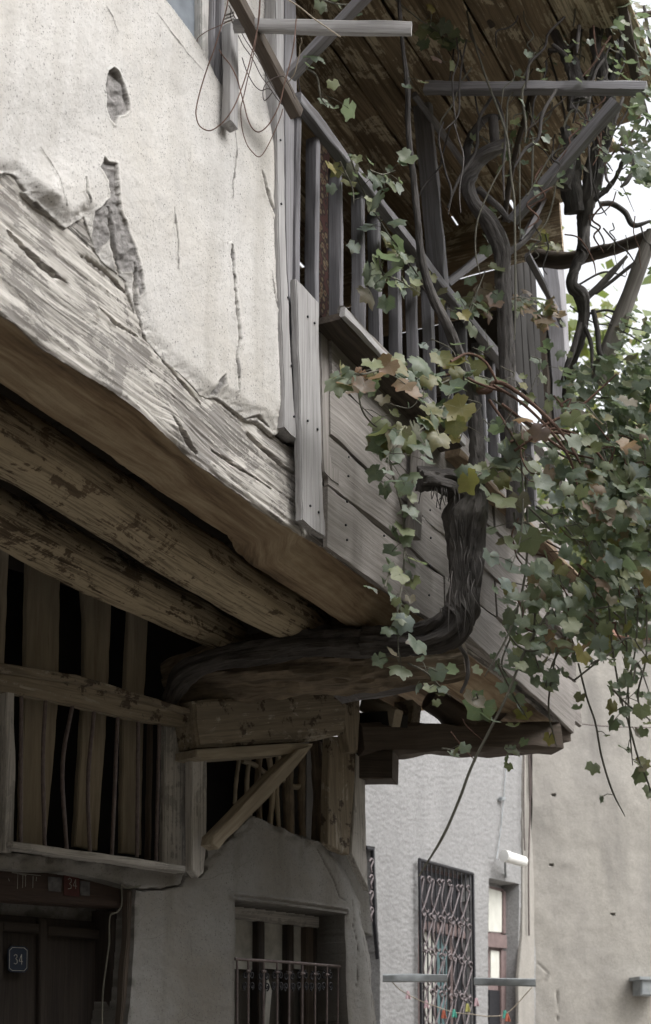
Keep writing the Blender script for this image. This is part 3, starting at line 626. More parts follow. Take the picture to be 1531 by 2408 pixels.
# framing: posts, beams, brace
gs('wall_post', [(450, 1772), (487, 1776), (487, 1870), (486, 1990), (480, 2052), (466, 2064), (452, 2046), (450, 1900)], .045, .045, 'whitewood')
gs('wall_post', [(776, 1732), (822, 1732), (838, 1760), (834, 1850), (826, 1950), (822, 2010), (790, 1998), (770, 1985), (772, 1850)], .03, .05, 'wallbeam')
gs('wall_post', [(812, 1612), (846, 1618), (847, 1690), (842, 1770), (822, 1768), (810, 1700)], .09, .06, 'wallbeam')
gs('wall_post', [(837, 1770), (858, 1790), (860, 1900), (862, 2000), (868, 2095), (855, 2070), (836, 2030), (826, 2006), (832, 1900)], .02, .04, 'whitewood')
gs('wall_beam', [(456, 1648), (560, 1640), (686, 1626), (770, 1622), (812, 1624), (816, 1680), (812, 1726), (760, 1738), (680, 1745), (560, 1752), (468, 1758), (459, 1700)], .10, .2, 'wallbeam', [(460, 1700), (800, 1670)], wob=3, bev=.012)
gs('wall_plate', [(462, 1762), (560, 1755), (693, 1747), (738, 1748), (726, 1764), (686, 1772), (580, 1780), (486, 1786), (462, 1780)], .12, .14, 'lath', [(460, 1770), (730, 1750)])
gs('brace', [(700, 1762), (737, 1752), (700, 1800), (640, 1868), (560, 1950), (515, 1997), (497, 1985), (500, 1965), (560, 1905), (640, 1820)], .15, .07, 'lath', [(510, 1985), (720, 1765)], wob=2)
for pts, r in [([(564, 1770), (556, 1830), (552, 1890)], .010), ([(586, 1775), (580, 1850), (590, 1930)], .012), ([(610, 1775), (606, 1850), (612, 1940)], .017), ([(632, 1772), (640, 1860), (634, 1950)], .015),
               ([(655, 1770), (650, 1850), (656, 1960)], .013), ([(678, 1770), (676, 1860), (680, 1970)], .030), ([(711, 1760), (708, 1860), (712, 1985)], .020), ([(777, 1735), (774, 1840), (770, 1900)], .006), ([(570, 1790), (600, 1800), (640, 1830)], .013), ([(660, 1830), (690, 1850), (710, 1848)], .014), ([(742, 1745), (748, 1850), (744, 1985)], .03)]:
    H('wall_stake', tube_mesh('wall_stake', [G.at(x, y, -.12) for x, y in pts], [r*1.0, r, r*.9], M['logbark' if r > .015 else 'lath'], n=24, k=9, rough=.18, seed=pts[0][0]))
gs('corner_plaster', [(760, 1940), (845, 1955), (868, 2100), (876, 2200), (850, 2190), (790, 2100)], -.13, .05, 'plasterlow')
# crossing log that carries the joists
cl = [Dp(395, 1610, 6.05), Dp(470, 1588, 6.02), Dp(600, 1568, 5.98), Dp(740, 1552, 5.92), Dp(880, 1545, 5.85), Dp(1000, 1540, 5.75), Dp(1090, 1530, 5.72)]
H('cross_log', tube_mesh('cross_log', cl, [.10, .115, .135, .15, .145, .12, .10], M['logbark'], n=190, k=56, rough=.12, ridges=.3, seed=3))
# brackets below the balcony end
gs('bracket_beam', [(815, 1612), (880, 1603), (957, 1592), (1030, 1580), (1032, 1612), (957, 1628), (900, 1636), (848, 1646), (830, 1630)], .30, .12, 'grey', [(815, 1612), (1030, 1590)], wob=2)
H('bracket_beam', bar_mesh('bracket_beam', Dp(858, 1652, 6.95), Dp(935, 1690, 6.7), .05, .09, M['lath']))
H('bracket_block', bar_mesh('bracket_block', Dp(850, 1694, 6.9), Dp(944, 1694, 6.75), .12, .062, M['black'], bev=.002))
H('bracket_block', bar_mesh('bracket_block', Dp(935, 1684, 7.05), Dp(978, 1684, 7.0), .12, .11, M['wallbeam'], wob=.02))
H('bracket_beam', bar_mesh('bracket_beam', Dp(838, 1740, 6.75), Dp(1304, 1737, 7.3), .14, .160, M['dark'], n=50, wob=.012, bev=.02))
H('bracket_beam', bar_mesh('bracket_beam', Dp(1290, 1718, 7.35), Dp(1330, 1728, 7.45), .10, .08, M['dark'], n=8, wob=.02, bev=.02))
H('bracket_block', bar_mesh('bracket_block', Dp(836, 1806, 6.85), Dp(930, 1806, 6.8), .16, .145, M['dark'], n=10, wob=.006))
H('bracket_crook', tube_mesh('bracket_crook', [Dp(1010, 1640, 7.0), Dp(1055, 1672, 7.05), Dp(1095, 1712, 7.1)], [.07, .075, .10], M['dark'], n=24, k=14, rough=.1, seed=6))
H('bracket_crook', tube_mesh('bracket_crook', [Dp(1180, 1660, 7.15), Dp(1140, 1690, 7.12), Dp(1100, 1716, 7.1)], [.05, .065, .09], M['dark'], n=24, k=14, rough=.1, seed=8))
for k, (n0, zz) in enumerate([(-.40, 3.44), (-.62, 3.45), (-.85, 3.47), (-1.1, 3.47)]):
    H('joist', bar_mesh('joist', wl(2.62+.05*k, n0, zz+.16), wl(4.35, n0, zz+.15), .11, .10, M['brown'], n=20, wob=.01))
H('end_joist', bar_mesh('end_joist', wl(4.38, -.02, 3.60), wl(4.30, -1.3, 3.63), .08, .08, M['brown'], n=14, wob=.01))
H('tie_joist', bar_mesh('tie_joist', wl(3.3, -.06, 3.56), wl(3.2, -1.3, 3.58), .09, .08, M['wallbeam'], n=14, wob=.01))

nail_me = tube_mesh('nail', [(0, 0, 0), tuple(W.n*.006)], [.0045, .005], M['iron'], n=3, k=7, up=(0, 0, 1))
def nail(px, py, off):
    P = W.at(px, py, off); o = bpy.data.objects.new('nail', nail_me); COLL.objects.link(o); o.parent = house; o.matrix_parent_inverse = Matrix.Translation(-house.location); o.matrix_basis = Matrix.Translation(Vector(P))
for px, py in [(722, 745), (738, 760), (722, 990), (745, 1010), (728, 1190), (748, 1205)]: nail(px, py, .054)
for px, py in [(676, 700), (684, 860), (690, 980), (658, 330), (660, 480)]: nail(px, py, .034)
for px, py in [(815, 1000), (818, 1075), (818, 1120), (815, 1180), (812, 1235), (815, 1270), (1010, 1200), (1012, 1265), (1010, 1330), (1008, 1400), (1190, 1440), (1188, 1500), (1280, 1580), (1284, 1630), (900, 1150), (902, 1260)]: nail(px, py, .018)
# --- door ---------------------------------------------------------------------------------
def gb(name, x0, y0, x1, y1, off, th, mat, par, al=None, dy=.12):
    """board on the ground floor plane following the wall's horizontals"""
    s = lambda x, y: y+(x-x0)*(2500-y)/(3830-x0)
    return gs(name, [(x0, y0), (x1, s(x1, y0)), (x1, s(x1, y1)), (x0, y1)], off, th, mat, al or [(x0, y0), (x0, y1)], par=par, wob=.4)
door = gs('door', [(-260, 2130), (262, 2170), (262, 2780), (-260, 2780)], -.22, .05, 'door', wob=.3)
door['label'] = 'dark panelled door with a blue number plate'
for (x0, x1) in [(-60, 8), (93, 112), (255, 268)]:
    gs('stile', [(x0, 2160), (x1, 2165), (x1, 2780), (x0, 2780)], -.195, .025, 'door', par=door, wob=.3)
gs('door_rail', [(8, 2165), (93, 2172), (93, 2196), (8, 2188)], -.197, .022, 'door', hz, par=door, wob=.3)
gs('door_rail', [(112, 2175), (255, 2188), (255, 2212), (112, 2200)], -.197, .022, 'door', hz, par=door, wob=.3)
gs('door_header', [(-260, 2025), (-2, 2045), (70, 2050), (144, 2053), (187, 2060), (240, 2070), (300, 2084), (300, 2136), (180, 2128), (0, 2118), (-260, 2100)], -.08, .1, 'redboard', hz, wob=1)
gs('door_jamb', [(302, 2092), (320, 2094), (316, 2217), (307, 2344), (298, 2408), (290, 2780), (262, 2780), (284, 2400), (300, 2200)], -.03, .04, 'dark', wob=2)
gs('door_jamb', [(262, 2140), (292, 2140), (284, 2408), (276, 2780), (254, 2780), (258, 2400)], -.12, .14, 'door', wob=1)
# number plate 34: blue enamel, notched corners, white line
M['enamel'] = plain('blue_enamel', (.03, .042, .07), .4, 0, 20, .1); M['whiteline'] = plain('worn_white_enamel', (.50, .50, .46), .5, 0, 60)
M['redpaper'] = plain('red_paper', (.09, .033, .03), .8, 0, 20); M['greypaper'] = plain('grey_paper', (.13, .13, .135), .8, 0, 40, .5)
def notch(x0, y0, x1, y1, c): return [(x0+c, y0), (x1-c, y0+1), (x1-c*.5, y0+c*.6), (x1, y0+c), (x1-1, y1-c), (x1-c*.6, y1-c*.5), (x1-c, y1), (x0+c, y1-1), (x0+c*.5, y1-c*.5), (x0, y1-c), (x0+.5, y0+c), (x0+c*.5, y0+c*.6)]
DW = -.186
plate = part('number_plate', slab_mesh('number_plate', notch(19, 2224, 67, 2287, 8), G, DW, .006, M['enamel'], hz, wob=0, bev=.001), door)
def stroke(name, pts, off, r, mat, par, pl=G): return part(name, tube_mesh(name, [pl.at(x, y, off) for x, y in pts], [r]*len(pts), M[mat], n=max(2, len(pts)*3 if len(pts) > 2 else 2), k=6), par)
def poly_line(name, pts, off, r, mat, par, pl=G):
    Vs, Fs, base = [], [], 0; gg = []
    for p, q in zip(pts[:-1], pts[1:]):
        me = tube_mesh('tmp', [pl.at(*p, off), pl.at(*q, off)], [r, r], None, n=2, k=6)
        co = np.empty(len(me.vertices)*3, np.float32); me.vertices.foreach_get('co', co); Vs.append(co.reshape(-1, 3))
        Fs += [[v+base for v in f.vertices] for f in me.polygons]; base += len(me.vertices); bpy.data.meshes.remove(me)
    V = np.vstack(Vs); return part(name, new_mesh(name, V, Fs, M[mat], {'gr': V}, smooth=60), par)
nb_ = notch(22, 2228, 64, 2283, 7); poly_line('plate_border', nb_+nb_[:1], DW+.001, .0011, 'whiteline', plate)
poly_line('numeral', [(33, 2248), (36, 2244), (40, 2246), (40, 2251), (37, 2254), (40.5, 2258), (40.5, 2264), (37, 2267), (33, 2265)], DW+.001, .0013, 'whiteline', plate)
poly_line('numeral', [(51, 2268), (51, 2244), (45, 2260), (53.5, 2261.5)], DW+.001, .0013, 'whiteline', plate)
def paper(name, poly, off, mat): return gs(name, poly, off, .003, mat, par=house, wob=0, bev=.0005)
paper('paper_tag', [(113, 2061), (146, 2064), (144, 2098), (114, 2095)], -.075, 'greypaper')
rp = paper('paper_tag', [(150, 2057), (187, 2061), (187, 2109), (151, 2105)], -.074, 'redpaper')
paper('paper_tag', [(189, 2071), (212, 2074), (211, 2107), (189, 2105)], -.075, 'greypaper')
poly_line('tag_numeral', [(160, 2068), (164, 2065), (168, 2068), (167, 2075), (163, 2078), (168, 2082), (167, 2089), (160, 2090)], -.073, .0012, 'whiteline', rp)
poly_line('tag_numeral', [(178, 2090), (178, 2068), (172, 2083), (181, 2084)], -.073, .0009, 'whiteline', rp)
for pts in [[(42, 2055), (41, 2090)], [(54, 2056), (53, 2088)], [(60, 2058), (60, 2085)], [(46, 2056), (62, 2058)], [(78, 2060), (77, 2088)], [(86, 2062), (85, 2072)], [(20, 2066), (22, 2072)], [(28, 2052), (96, 2059)]]:
    poly_line('chalk_stroke', pts, -.077, .0009, 'whiteline', house)

# --- window with curtains and wrought guard -------------------------------------------------
w2 = gs('window', [(549, 2126), (813, 2160), (813, 2190), (549, 2158)], -.16, .07, 'whitewood', hz, wob=.6)
for x0, x1 in [(543, 552), (608, 623), (678, 692), (722, 738), (738, 746)]:
    gs('mullion', [(x0, 2140), (x1, 2142), (x1, 2790), (x0, 2790)], -.165, .05, 'door' if x0 != 722 else 'dark', par=w2, wob=.4)
for x0, x1 in [(549, 609), (622, 679), (691, 723)]:
    gs('curtain', [(x0, 2140), (x1, 2146), (x1, 2282), (x0, 2278)], -.205, .004, 'curtain', par=w2, wob=.3)
gs('curtain', [(628, 2290), (640, 2330), (634, 2400), (630, 2480), (618, 2480)], -.205, .004, 'curtain', par=w2, wob=.3)
guard = H('window_guard', tube_mesh('window_guard', [G.at(552, 2255, -.03), G.at(680, 2263, -.03), G.at(802, 2273, -.03)], [.007]*3, M['ironlight'], n=20, k=8))
for x in (558, 584, 620, 652, 680, 711, 741, 769, 795):
    y0 = 2255+(x-552)*.072; part('bar', tube_mesh('bar', [G.at(x, y0, -.03), G.at(x-1, 2500, -.03), G.at(x-2, 2760, -.03)], [.0055]*3, M['ironlight'], n=8, k=8), guard)
def scroll(cx, cy, r, s, off, mat, par, pl, turns=1.35, rad=.004, ys=1.5, flip=1, name='scroll'):
    pts = []
    for q in range(22):
        t = q/21; th = math.pi*.5+s*t*turns*2*math.pi; rr = r*(1-.72*t); pts.append((cx+rr*math.cos(th)*.8, cy-flip*rr*math.sin(th)*ys))
    P = [pl.at(x, y, off) for x, y in pts]; return part(name, tube_mesh(name, P, [rad]*len(P), M[mat], n=30, k=6), par)
for i, x in enumerate((584, 620, 652, 680, 711, 741, 769)):
    for s in (-1, 1):
        xx = x+s*8; scroll(xx, 2292+(i % 2)*3, 7, s, -.03, 'iron', guard, G, rad=.0035); scroll(xx, 2318+(i % 2)*2, 6.5, -s, -.03, 'iron', guard, G, flip=-1, rad=.0035)
    part('collar', tube_mesh('collar', [G.at(x-4, 2283+i*1.5, -.024), G.at(x+4, 2283.5+i*1.5, -.024)], [.007]*2, M['ironlight'], n=3, k=6), guard)

# =================================================================== CABLE BESIDE THE DOOR
def cable(name, label, cat, ctrl, r, mat, group=None, n=60):
    me = tube_mesh(name, ctrl, [r]*len(ctrl), M[mat], n=n, k=7, rough=.05); o = link(name, me); return tag(o, label, cat, group)
c7 = lambda x, y: (x/4.174, y/4.174+2025.4)
cable('door_cable', 'pale twisted cable hanging down the right side of the dark door', 'cable', [G.at(*c7(*p), .02) for p in [(1380, 240), (1300, 258), (1230, 258), (1195, 240)]]+[G.at(*c7(*p), -.02) for p in [(1195, 330), (1190, 440), (1150, 500), (1085, 530), (1072, 640), (1070, 800), (1045, 1000), (1018, 1200), (1005, 1400), (1000, 1900)]], .0036, 'canegrey')
# =================================================================== NEIGHBOURS
def pebble(name, col, warm, grit=90, gs_=.5, streak=.3):
    m, t, b, o = nt(name); n = N(t); p = n.pos()
    big = n.noise(p, .8, 6, .6); gr_ = n.noise(p, grit, 4, .8); f2 = n.noise(p, grit*.3, 4, .7)
    c = n.mix(n.ramp(big, (.35, 0.0), (.7, 1.0)), col, warm); c = n.mix(n.ramp(gr_, (.38, gs_), (.6, 0.0)), c, tuple(x*.55 for x in col)); c = n.mix(n.math('MULTIPLY', n.ramp(f2, (.5, 0.0), (.7, 1.0)), .3), c, tuple(min(1, x*1.2) for x in col))
    st = n.noise(n.mapv(p, (3, 3, .5)), 1.0, 5, .6); c = n.mix(n.math('MULTIPLY', n.ramp(st, (.48, 0.0), (.7, 1.0)), streak), c, tuple(x*.62 for x in warm))
    n.set(b.inputs['Base Color'], c); b.inputs['Roughness'].default_value = .95; n.set(b.inputs['Normal'], n.bump(n.math('ADD', gr_, f2), .5, .008)); return m
M['roughcast'] = pebble('grey_roughcast', (.295, .293, .292), (.255, .253, .252), 60, .75, .30)
M['beige'] = pebble('stained_beige_render', (.33, .312, .28), (.27, .256, .238), 40, .35, .55)
M['lampwhite'] = plain('white_lamp_glass', (.75, .75, .73), .35, 0, 10, .05)
M['teal'] = plain('teal_shutter', (.12, .20, .21), .6, 0, 8)
M['palepane'] = plain('pale_window_blind', (.55, .55, .50), .7, 0, 8, .12)
M['zinc'] = plain('weathered_zinc', (.28, .30, .31), .5, .3, 14)
qx = lambda x, y: (x/2.087+797.4, y/2.087+1834)
grey = thing('grey_house', 'grey roughcast house with two tall windows, one behind scrolled ironwork', 'house', Q.loc(0, 0, 0))
w1 = [qx(*p) for p in [(388, 388), (655, 462), (668, 1198), (672, 1900), (392, 1900), (388, 1198)]]
w2p = [qx(*p) for p in [(733, 480), (882, 510), (885, 1198), (887, 1900), (730, 1900), (730, 1198)]]
w0 = [qx(*p) for p in [(60, 310), (175, 328), (186, 700), (200, 900), (200, 1900), (60, 1900)]]
def f_q(X, Y):
    off = .01*fbm(X*.01, Y*.01, 3, 3)+.006*fbm(X*.2, Y*.2, 3, 2)
    for p, d in ((w1, .13), (w2p, .17), (w0, .2)):
        q = sdf(X, Y, p); off = np.where(q < -1, off-d, off)
    return off, {}
part('wall', relief_mesh('wall', 700, 1257, 1560, 2750, 2.6, Q, f_q, M['roughcast'], snap=[w1, w2p, w0]), grey)
part('upper_wall', quad('upper_wall', [Q.loc(-6, -.01, 5.0), Q.loc(1.86, -.01, 5.0), Q.loc(1.86, -.01, 6.6), Q.loc(-6, -.01, 6.6)], M['roughcast'], .3), grey)
part('left_wall', quad('left_wall', [Q.loc(-7, -.02, 0), Q.loc(-1.6, -.02, 0), Q.loc(-1.6, -.02, 5.0), Q.loc(-7, -.02, 5.0)], M['roughcast'], .3), grey)
part('roof', quad('roof', [Q.loc(-7, .3, 6.7), Q.loc(1.86, .3, 6.7), Q.loc(1.86, -6, 7.6), Q.loc(-7, -6, 7.6)], M['tile'], .15), grey)
def qs(name, poly, off, th, mat, par, raw=False, **k): return part(name, slab_mesh(name, [qx(*p) for p in poly], Q, off, th, M[mat], [(1000, 1900), (1000, 2300)], wob=0, bev=.004, **k), par)
win_a = qs('window', [(388, 380), (668, 450), (674, 1900), (386, 1900)], -.12, .02, 'brownframe', grey)
qs('pane', [(410, 735), (470, 745), (470, 1900), (408, 1900)], -.11, .01, 'palepane', win_a); qs('pane', [(480, 745), (545, 760), (548, 1900), (482, 1900)], -.11, .01, 'teal', win_a)
qs('pane', [(410, 440), (640, 500), (640, 715), (410, 690)], -.11, .01, 'iron', win_a); qs('pane', [(560, 770), (650, 790), (655, 1900), (562, 1900)], -.11, .01, 'iron', win_a)
qs('transom', [(385, 690), (665, 752), (665, 790), (385, 728)], -.06, .06, 'brownframe', win_a)
qs('frame', [(386, 700), (408, 705), (408, 1900), (388, 1900)], -.07, .06, 'brownframe', win_a); qs('frame', [(546, 760), (560, 764), (562, 1900), (548, 1900)], -.08, .05, 'brownframe', win_a)
win_b = qs('window', [(733, 520), (830, 540), (832, 1900), (731, 1900)], -.15, .03, 'brownframe', grey)
qs('pane', [(733, 530), (808, 552), (808, 750), (733, 745)], -.14, .01, 'palepane', win_b); qs('pane', [(745, 835), (795, 842), (795, 985), (745, 985)], -.14, .01, 'palepane', win_b)
qs('transom', [(728, 752), (824, 762), (826, 828), (728, 820)], -.10, .04, 'brownframe', win_b)
qs('pane', [(738, 1030), (805, 1035), (805, 1900), (738, 1900)], -.135, .02, 'iron', win_b); qs('frame', [(796, 835), (826, 840), (828, 1900), (798, 1900)], -.12, .03, 'brownframe', win_b)
qs('frame', [(806, 545), (824, 548), (824, 756), (806, 754)], -.125, .03, 'brownframe', win_b)
ig = part('iron_grille', tube_mesh('iron_grille', [Q.at(*qx(394, 392), .05), Q.at(*qx(655, 462), .05)], [.016]*2, M['iron'], n=4, k=8), grey)
def qt(name, pts, r, mat, par, off=.05): return part(name, tube_mesh(name, [Q.at(*qx(*p), off) for p in pts], [r]*len(pts), M[mat], n=max(4, 5*len(pts)), k=6), par)
qt('bar', [(394, 390), (404, 1198), (408, 1800)], .014, 'iron', ig); qt('bar', [(656, 460), (666, 1198), (670, 1800)], .014, 'iron', ig)
for i in range(12):
    x = 410+i*21; qt('bar', [(x, 400+i*5.5), (x+6, 1100), (x+9, 1800)], .007, 'iron', ig)
RL0 = random.Random(3)
for r_ in range(5):
    for c_ in range(5):
        x = 430+c_*48+r_*4+RL0.uniform(-4, 4); y = 480+r_*182+c_*12+RL0.uniform(-8, 8)
        if y > 1300: continue
        p = [(x+22, y+5), (x+14, y-6), (x+4, y+4), (x+10, y+18), (x+20, y+30), (x+8, y+75), (x-8, y+130), (x-22, y+165), (x-12, y+186), (x-4, y+172)]
        qt('scroll', p, .0068, 'ironpink', ig, .065); qt('scroll', [(x-28, y+6), (x-20, y-6), (x-12, y+4), (x-18, y+40), (x-24, y+100), (x-8, y+150), (x+4, y+168), (x+12, y+156)], .0068, 'ironpink', ig, .06)
qs('side_frame', [(137, 325), (176, 333), (186, 700), (200, 880), (194, 880), (178, 700), (168, 345), (140, 340)], .03, .03, 'iron', grey)
for y in (400, 480, 560, 640): qt('side_scroll', [(148, y), (158, y-14), (166, y), (156, y+30), (160, y+55)], .008, 'ironpink', grey, .03)
# cement strip with old cables by the corner
part('corner_strip', slab_mesh('corner_strip', [(1233, 1560), (1257, 1560), (1257, 2700), (1217, 2700), (1219, 2300), (1228, 2200)], Q, .02, .03, M['beige'], [(1240, 1600), (1240, 2200)]), grey)
for pts, r in [([(1243, 1700), (1246, 1880), (1243, 2050), (1244, 2200)], .009), ([(1233, 1700), (1232, 1900), (1234, 2000)], .007), ([(1250, 1700), (1249, 1850), (1251, 1880)], .007)]:
    part('wall_cable', tube_mesh('wall_cable', [Q.at(*p, .05) for p in pts], [r]*len(pts), M['wire'], n=20, k=6), grey)
part('wall_cable', tube_mesh('wall_cable', [Q.at(*p, .02) for p in [(1190, 1800), (1184, 1880), (1176, 1960), (1168, 2020)]], [.005]*4, M['zinc'], n=20, k=6), grey)
part('junction_box', slab_mesh('junction_box', [(1181, 1874), (1190, 1874), (1190, 1882), (1181, 1882)], Q, .05, .04, M['zinc'], [(1181, 1874), (1181, 1882)]), grey)

def f_b(X, Y):
    off = .03*fbm(X*.008, Y*.008, 3, 3)+.005*fbm(X*.04, Y*.04, 8, 4); dirt_dark = 0
    for pts, w in [([(1310, 2330), (1314, 2380), (1308, 2408)], 1.5), ([(1265, 2265), (1290, 2290), (1280, 2310)], 1.2)]:
        q, t = dline(X, Y, pts); off = off-.02*sm(w+1, 0, q)
    for (hx, hy) in ((1302, 1870), (1298, 2035), (1440, 2150)): off = off-.08*sm(5, 2, np.hypot((X-hx), (Y-hy)*1.6))
    return off, {}
beige = thing('beige_house', 'blank beige rendered wall of the neighbouring house, water stained', 'house', B.loc(0, 0, 0))
yt = lambda x: 1478-(x-1255)*.03
part('wall', relief_mesh('wall', 1251, 2400, 1470, 2760, 4.0, B, f_b, M['beige']), beige)
part('coping', quad('coping', [B.at(1248, 1474, .12), B.at(2400, 1474, .12), B.at(2400, 1460, .12), B.at(1248, 1460, .12)], M['beige'], .5), beige)
part('roof', quad('roof', [B.loc(-.1, .1, 5.92), B.loc(9, .1, 5.92), B.loc(9, -5, 6.3), B.loc(-.1, -5, 6.3)], M['tile'], .1), beige)
part('side_wall', quad('side_wall', [B.loc(9, -.05, 0), B.loc(9, -5, 0), B.loc(9, -5, 5.8), B.loc(9, -.05, 5.8)], M['beige'], .1), beige)

# lamp, laundry poles, lines and pegs, box
lamp = thing('wall_lamp', 'white cylindrical lamp above the narrow window of the grey house', 'lamp', Q.at(*qx(815, 400), .1))
part('lamp_glass', tube_mesh('lamp_glass', [Q.at(*qx(818, 376), .15), Q.at(*qx(862, 388), .17), Q.at(*qx(905, 400), .19)], [.050, .052, .049], M['lampwhite'], n=14, k=20), lamp)
part('lamp_base', tube_mesh('lamp_base', [Q.at(*qx(808, 372), .14), Q.at(*qx(830, 378), .15)], [.055, .055], M['lampwhite'], n=4, k=20), lamp)
part('lamp_arm', tube_mesh('lamp_arm', [Q.at(*qx(815, 390), .13), Q.at(*qx(815, 430), .05), Q.at(*qx(818, 478), .01)], [.011]*3, M['zinc'], n=10, k=6), lamp)
def pole(pts, label):
    o = link('laundry_pole', bar_mesh('laundry_pole', pts[0], pts[1], .035, .05, M['zinc'], n=8, wob=.002)); tag(o, label, 'pole', 'laundry poles before the grey house')
pole([Dp(900, 2300, 9.6), Dp(1052, 2300, 9.6)], 'grey laundry pole ending in front of the scrolled iron window')
pole([Dp(1115, 2308, 9.9), Dp(1259, 2311, 9.9)], 'grey laundry pole crossing below the narrow window towards the beige wall')
o = link('clothes_line', tube_mesh('clothes_line', [Dp(*qx(*p), y) for p, y in [((255, 985), 9.6), ((300, 1030), 9.65), ((390, 1080), 9.7), ((470, 1110), 9.7), ((560, 1140), 9.75), ((650, 1150), 9.8), ((740, 1160), 9.85), ((830, 1140), 9.9), ((945, 1020), 9.95)]], [.0035]*9, M['cable'], n=60, k=5)); tag(o, 'thin slack clothes line carrying coloured pegs', 'clothes line')
M['p1'] = plain('green_plastic', (.10, .42, .33), .5); M['p2'] = plain('orange_plastic', (.55, .16, .10), .5); M['p3'] = plain('yellow_plastic', (.50, .48, .16), .5); M['p4'] = plain('pink_plastic', (.60, .42, .46), .5)
for k, (x, y, mt, lb) in enumerate([(515, 1150, 'p2', 'orange peg leftmost of the pair under the iron window'), (566, 1145, 'p1', 'green peg clipped beside the orange one under the iron window'), (632, 1118, 'p3', 'yellow peg between the green and the pink pegs'), (676, 1090, 'p4', 'pink and white peg at the right edge of the iron window'),
                                    (816, 1150, 'p1', 'green peg touching an orange one below the narrow window'), (828, 1165, 'p2', 'orange peg touching a green one below the narrow window'), (430, 1100, 'p4', 'pale pink peg hanging at the left of the iron window'), (340, 1055, 'p4', 'whitish peg on the line left of the iron window')]):
    t_ = thing('clothes_peg', lb, 'clothes peg', Dp(*qx(x, y), 9.75), 'pegs on the clothes line')
    for s in (-1, 1): part('peg_leg', bar_mesh('peg_leg', Dp(*qx(x-3, y-18), 9.75), Dp(*qx(x+s*8, y+20), 9.75+.01*s), .016, .014, M[mt], up=(0, 1, 0), n=3, wob=.0005), t_)
bx = thing('meter_box', 'small grey metal box fixed to the beige wall', 'box', B.at(1515, 2330, 0))
part('box_body', slab_mesh('box_body', [(1508, 2302), (1560, 2304), (1560, 2342), (1508, 2340)], B, .22, .2, M['zinc'], [(1508, 2302), (1508, 2340)], wob=0, bev=.01), bx)
part('box_lid', slab_mesh('box_lid', [(1504, 2296), (1564, 2298), (1564, 2306), (1504, 2304)], B, .25, .24, M['zinc'], [(1508, 2302), (1560, 2302)], wob=0, bev=.004), bx)
wl_ = link('overhead_wire', tube_mesh('overhead_wire', [Dp(1345, 1700, 11), Dp(1430, 1708, 11.2), Dp(1560, 1712, 11.5)], [.005]*3, M['wire'], n=12, k=5)); tag(wl_, 'thin overhead wire crossing the beige wall beyond the balcony corner', 'wire')
# far tiled roof seen past the balcony corner
fr_ = thing('far_house', 'end of a pinkish far roof seen between balcony corner post and dark vine', 'house', Dp(1330, 500, 16)*np.array([1, 1, 0]))
part('wall', quad('wall', [Dp(1180, 1500, 20)*np.array([1, 1, 0]), Dp(1330, 1500, 20)*np.array([1, 1, 0]), Dp(1330, 1000, 20), Dp(1180, 1000, 20)], M['beige'], .3), fr_)

opp = thing('added_shade_house', 'added unseen house across the alley, shading the lower floor of the timber house', 'house', W.loc(0, 3.0, 0))  # added out of view to shade the lower floor and bounce light
part('wall', quad('wall', [W.loc(-9, 4.3, 0), W.loc(8, 4.3, 0), W.loc(8, 4.3, 6.6), W.loc(-9, 4.3, 6.6)], M['oppwall'], .3), opp)
part('end_wall', quad('end_wall', [W.loc(-7, -4, 0), W.loc(-7, 4.4, 0), W.loc(-7, 4.4, 6.0), W.loc(-7, -4, 6.0)], M['oppwall'], .3), opp)
part('roof', quad('roof', [W.loc(-9, 3.9, 6.62), W.loc(8, 3.9, 6.62), W.loc(8, 8, 7.8), W.loc(-9, 8, 7.8)], M['tile'], .12), opp)
# =================================================================== PERGOLA (timbers)
perg = thing('pergola', 'rickety grey pergola of rails, poles and slanting struts fixed to the balcony', 'pergola', W.loc(1.5, .4, 5.5))
def pb(p0, p1, w, h, mat, up=(0, 0, 1), name='rail', **k): return part(name, bar_mesh(name, p0, p1, w, h, M[mat], up=up, **k), perg)
def pt(P, R, mat, name='pole', **k): return part(name, tube_mesh(name, P, R, M[mat], **k), perg)
pb(Dp(551, 60, 3.85), Dp(968, 70, 3.80), .045, .042, 'greylight', up=(0, -.25, 1), n=20)
pb(Dp(543, 68, 3.93), Dp(541, 297, 3.93), .042, .055, 'greylight', up=tuple(W.a), name='hanging_post', n=14)
pb(Dp(535, -40, 3.70), Dp(700, 268, 4.15), .045, .055, 'dark', name='rafter', n=18)
pb(Dp(682, 178, 4.25), Dp(880, -30, 3.95), .045, .045, 'grey', name='strut', n=14)
pt([Dp(1070, 66, 5.6), Dp(1220, 50, 5.6), Dp(1340, 47, 5.6), Dp(1455, 42, 5.6), Dp(1600, 22, 5.5)], [.017]*5, 'dark', n=60, k=10, rough=.08)
pb(Dp(1000, 207, 5.5), Dp(1520, 207, 5.15), .05, .056, 'grey', n=30, wob=.006)
pb(Dp(1448, -60, 5.2), Dp(1498, 185, 5.5), .05, .06, 'dark', name='strut', n=14)
pb(Dp(1450, 240, 5.12), Dp(1205, 520, 5.5), .05, .056, 'grey', name='strut', up=(0, -1, .3), n=20, wob=.004)
pb(Dp(1284, 455, 6.9), Dp(1226, 570, 6.7), .03, .03, 'grey', name='strut')
pb(Dp(975, 222, 5.8), Dp(1095, 392, 6.4), .03, .035, 'grey', name='strut')
pb(Dp(1240, 598, 6.6), Dp(1326, 765, 7.0), .035, .035, 'grey', name='strut')
pb(Dp(1050, 668, 6.3), Dp(1160, 580, 6.6), .04, .045, 'grey', name='strut')
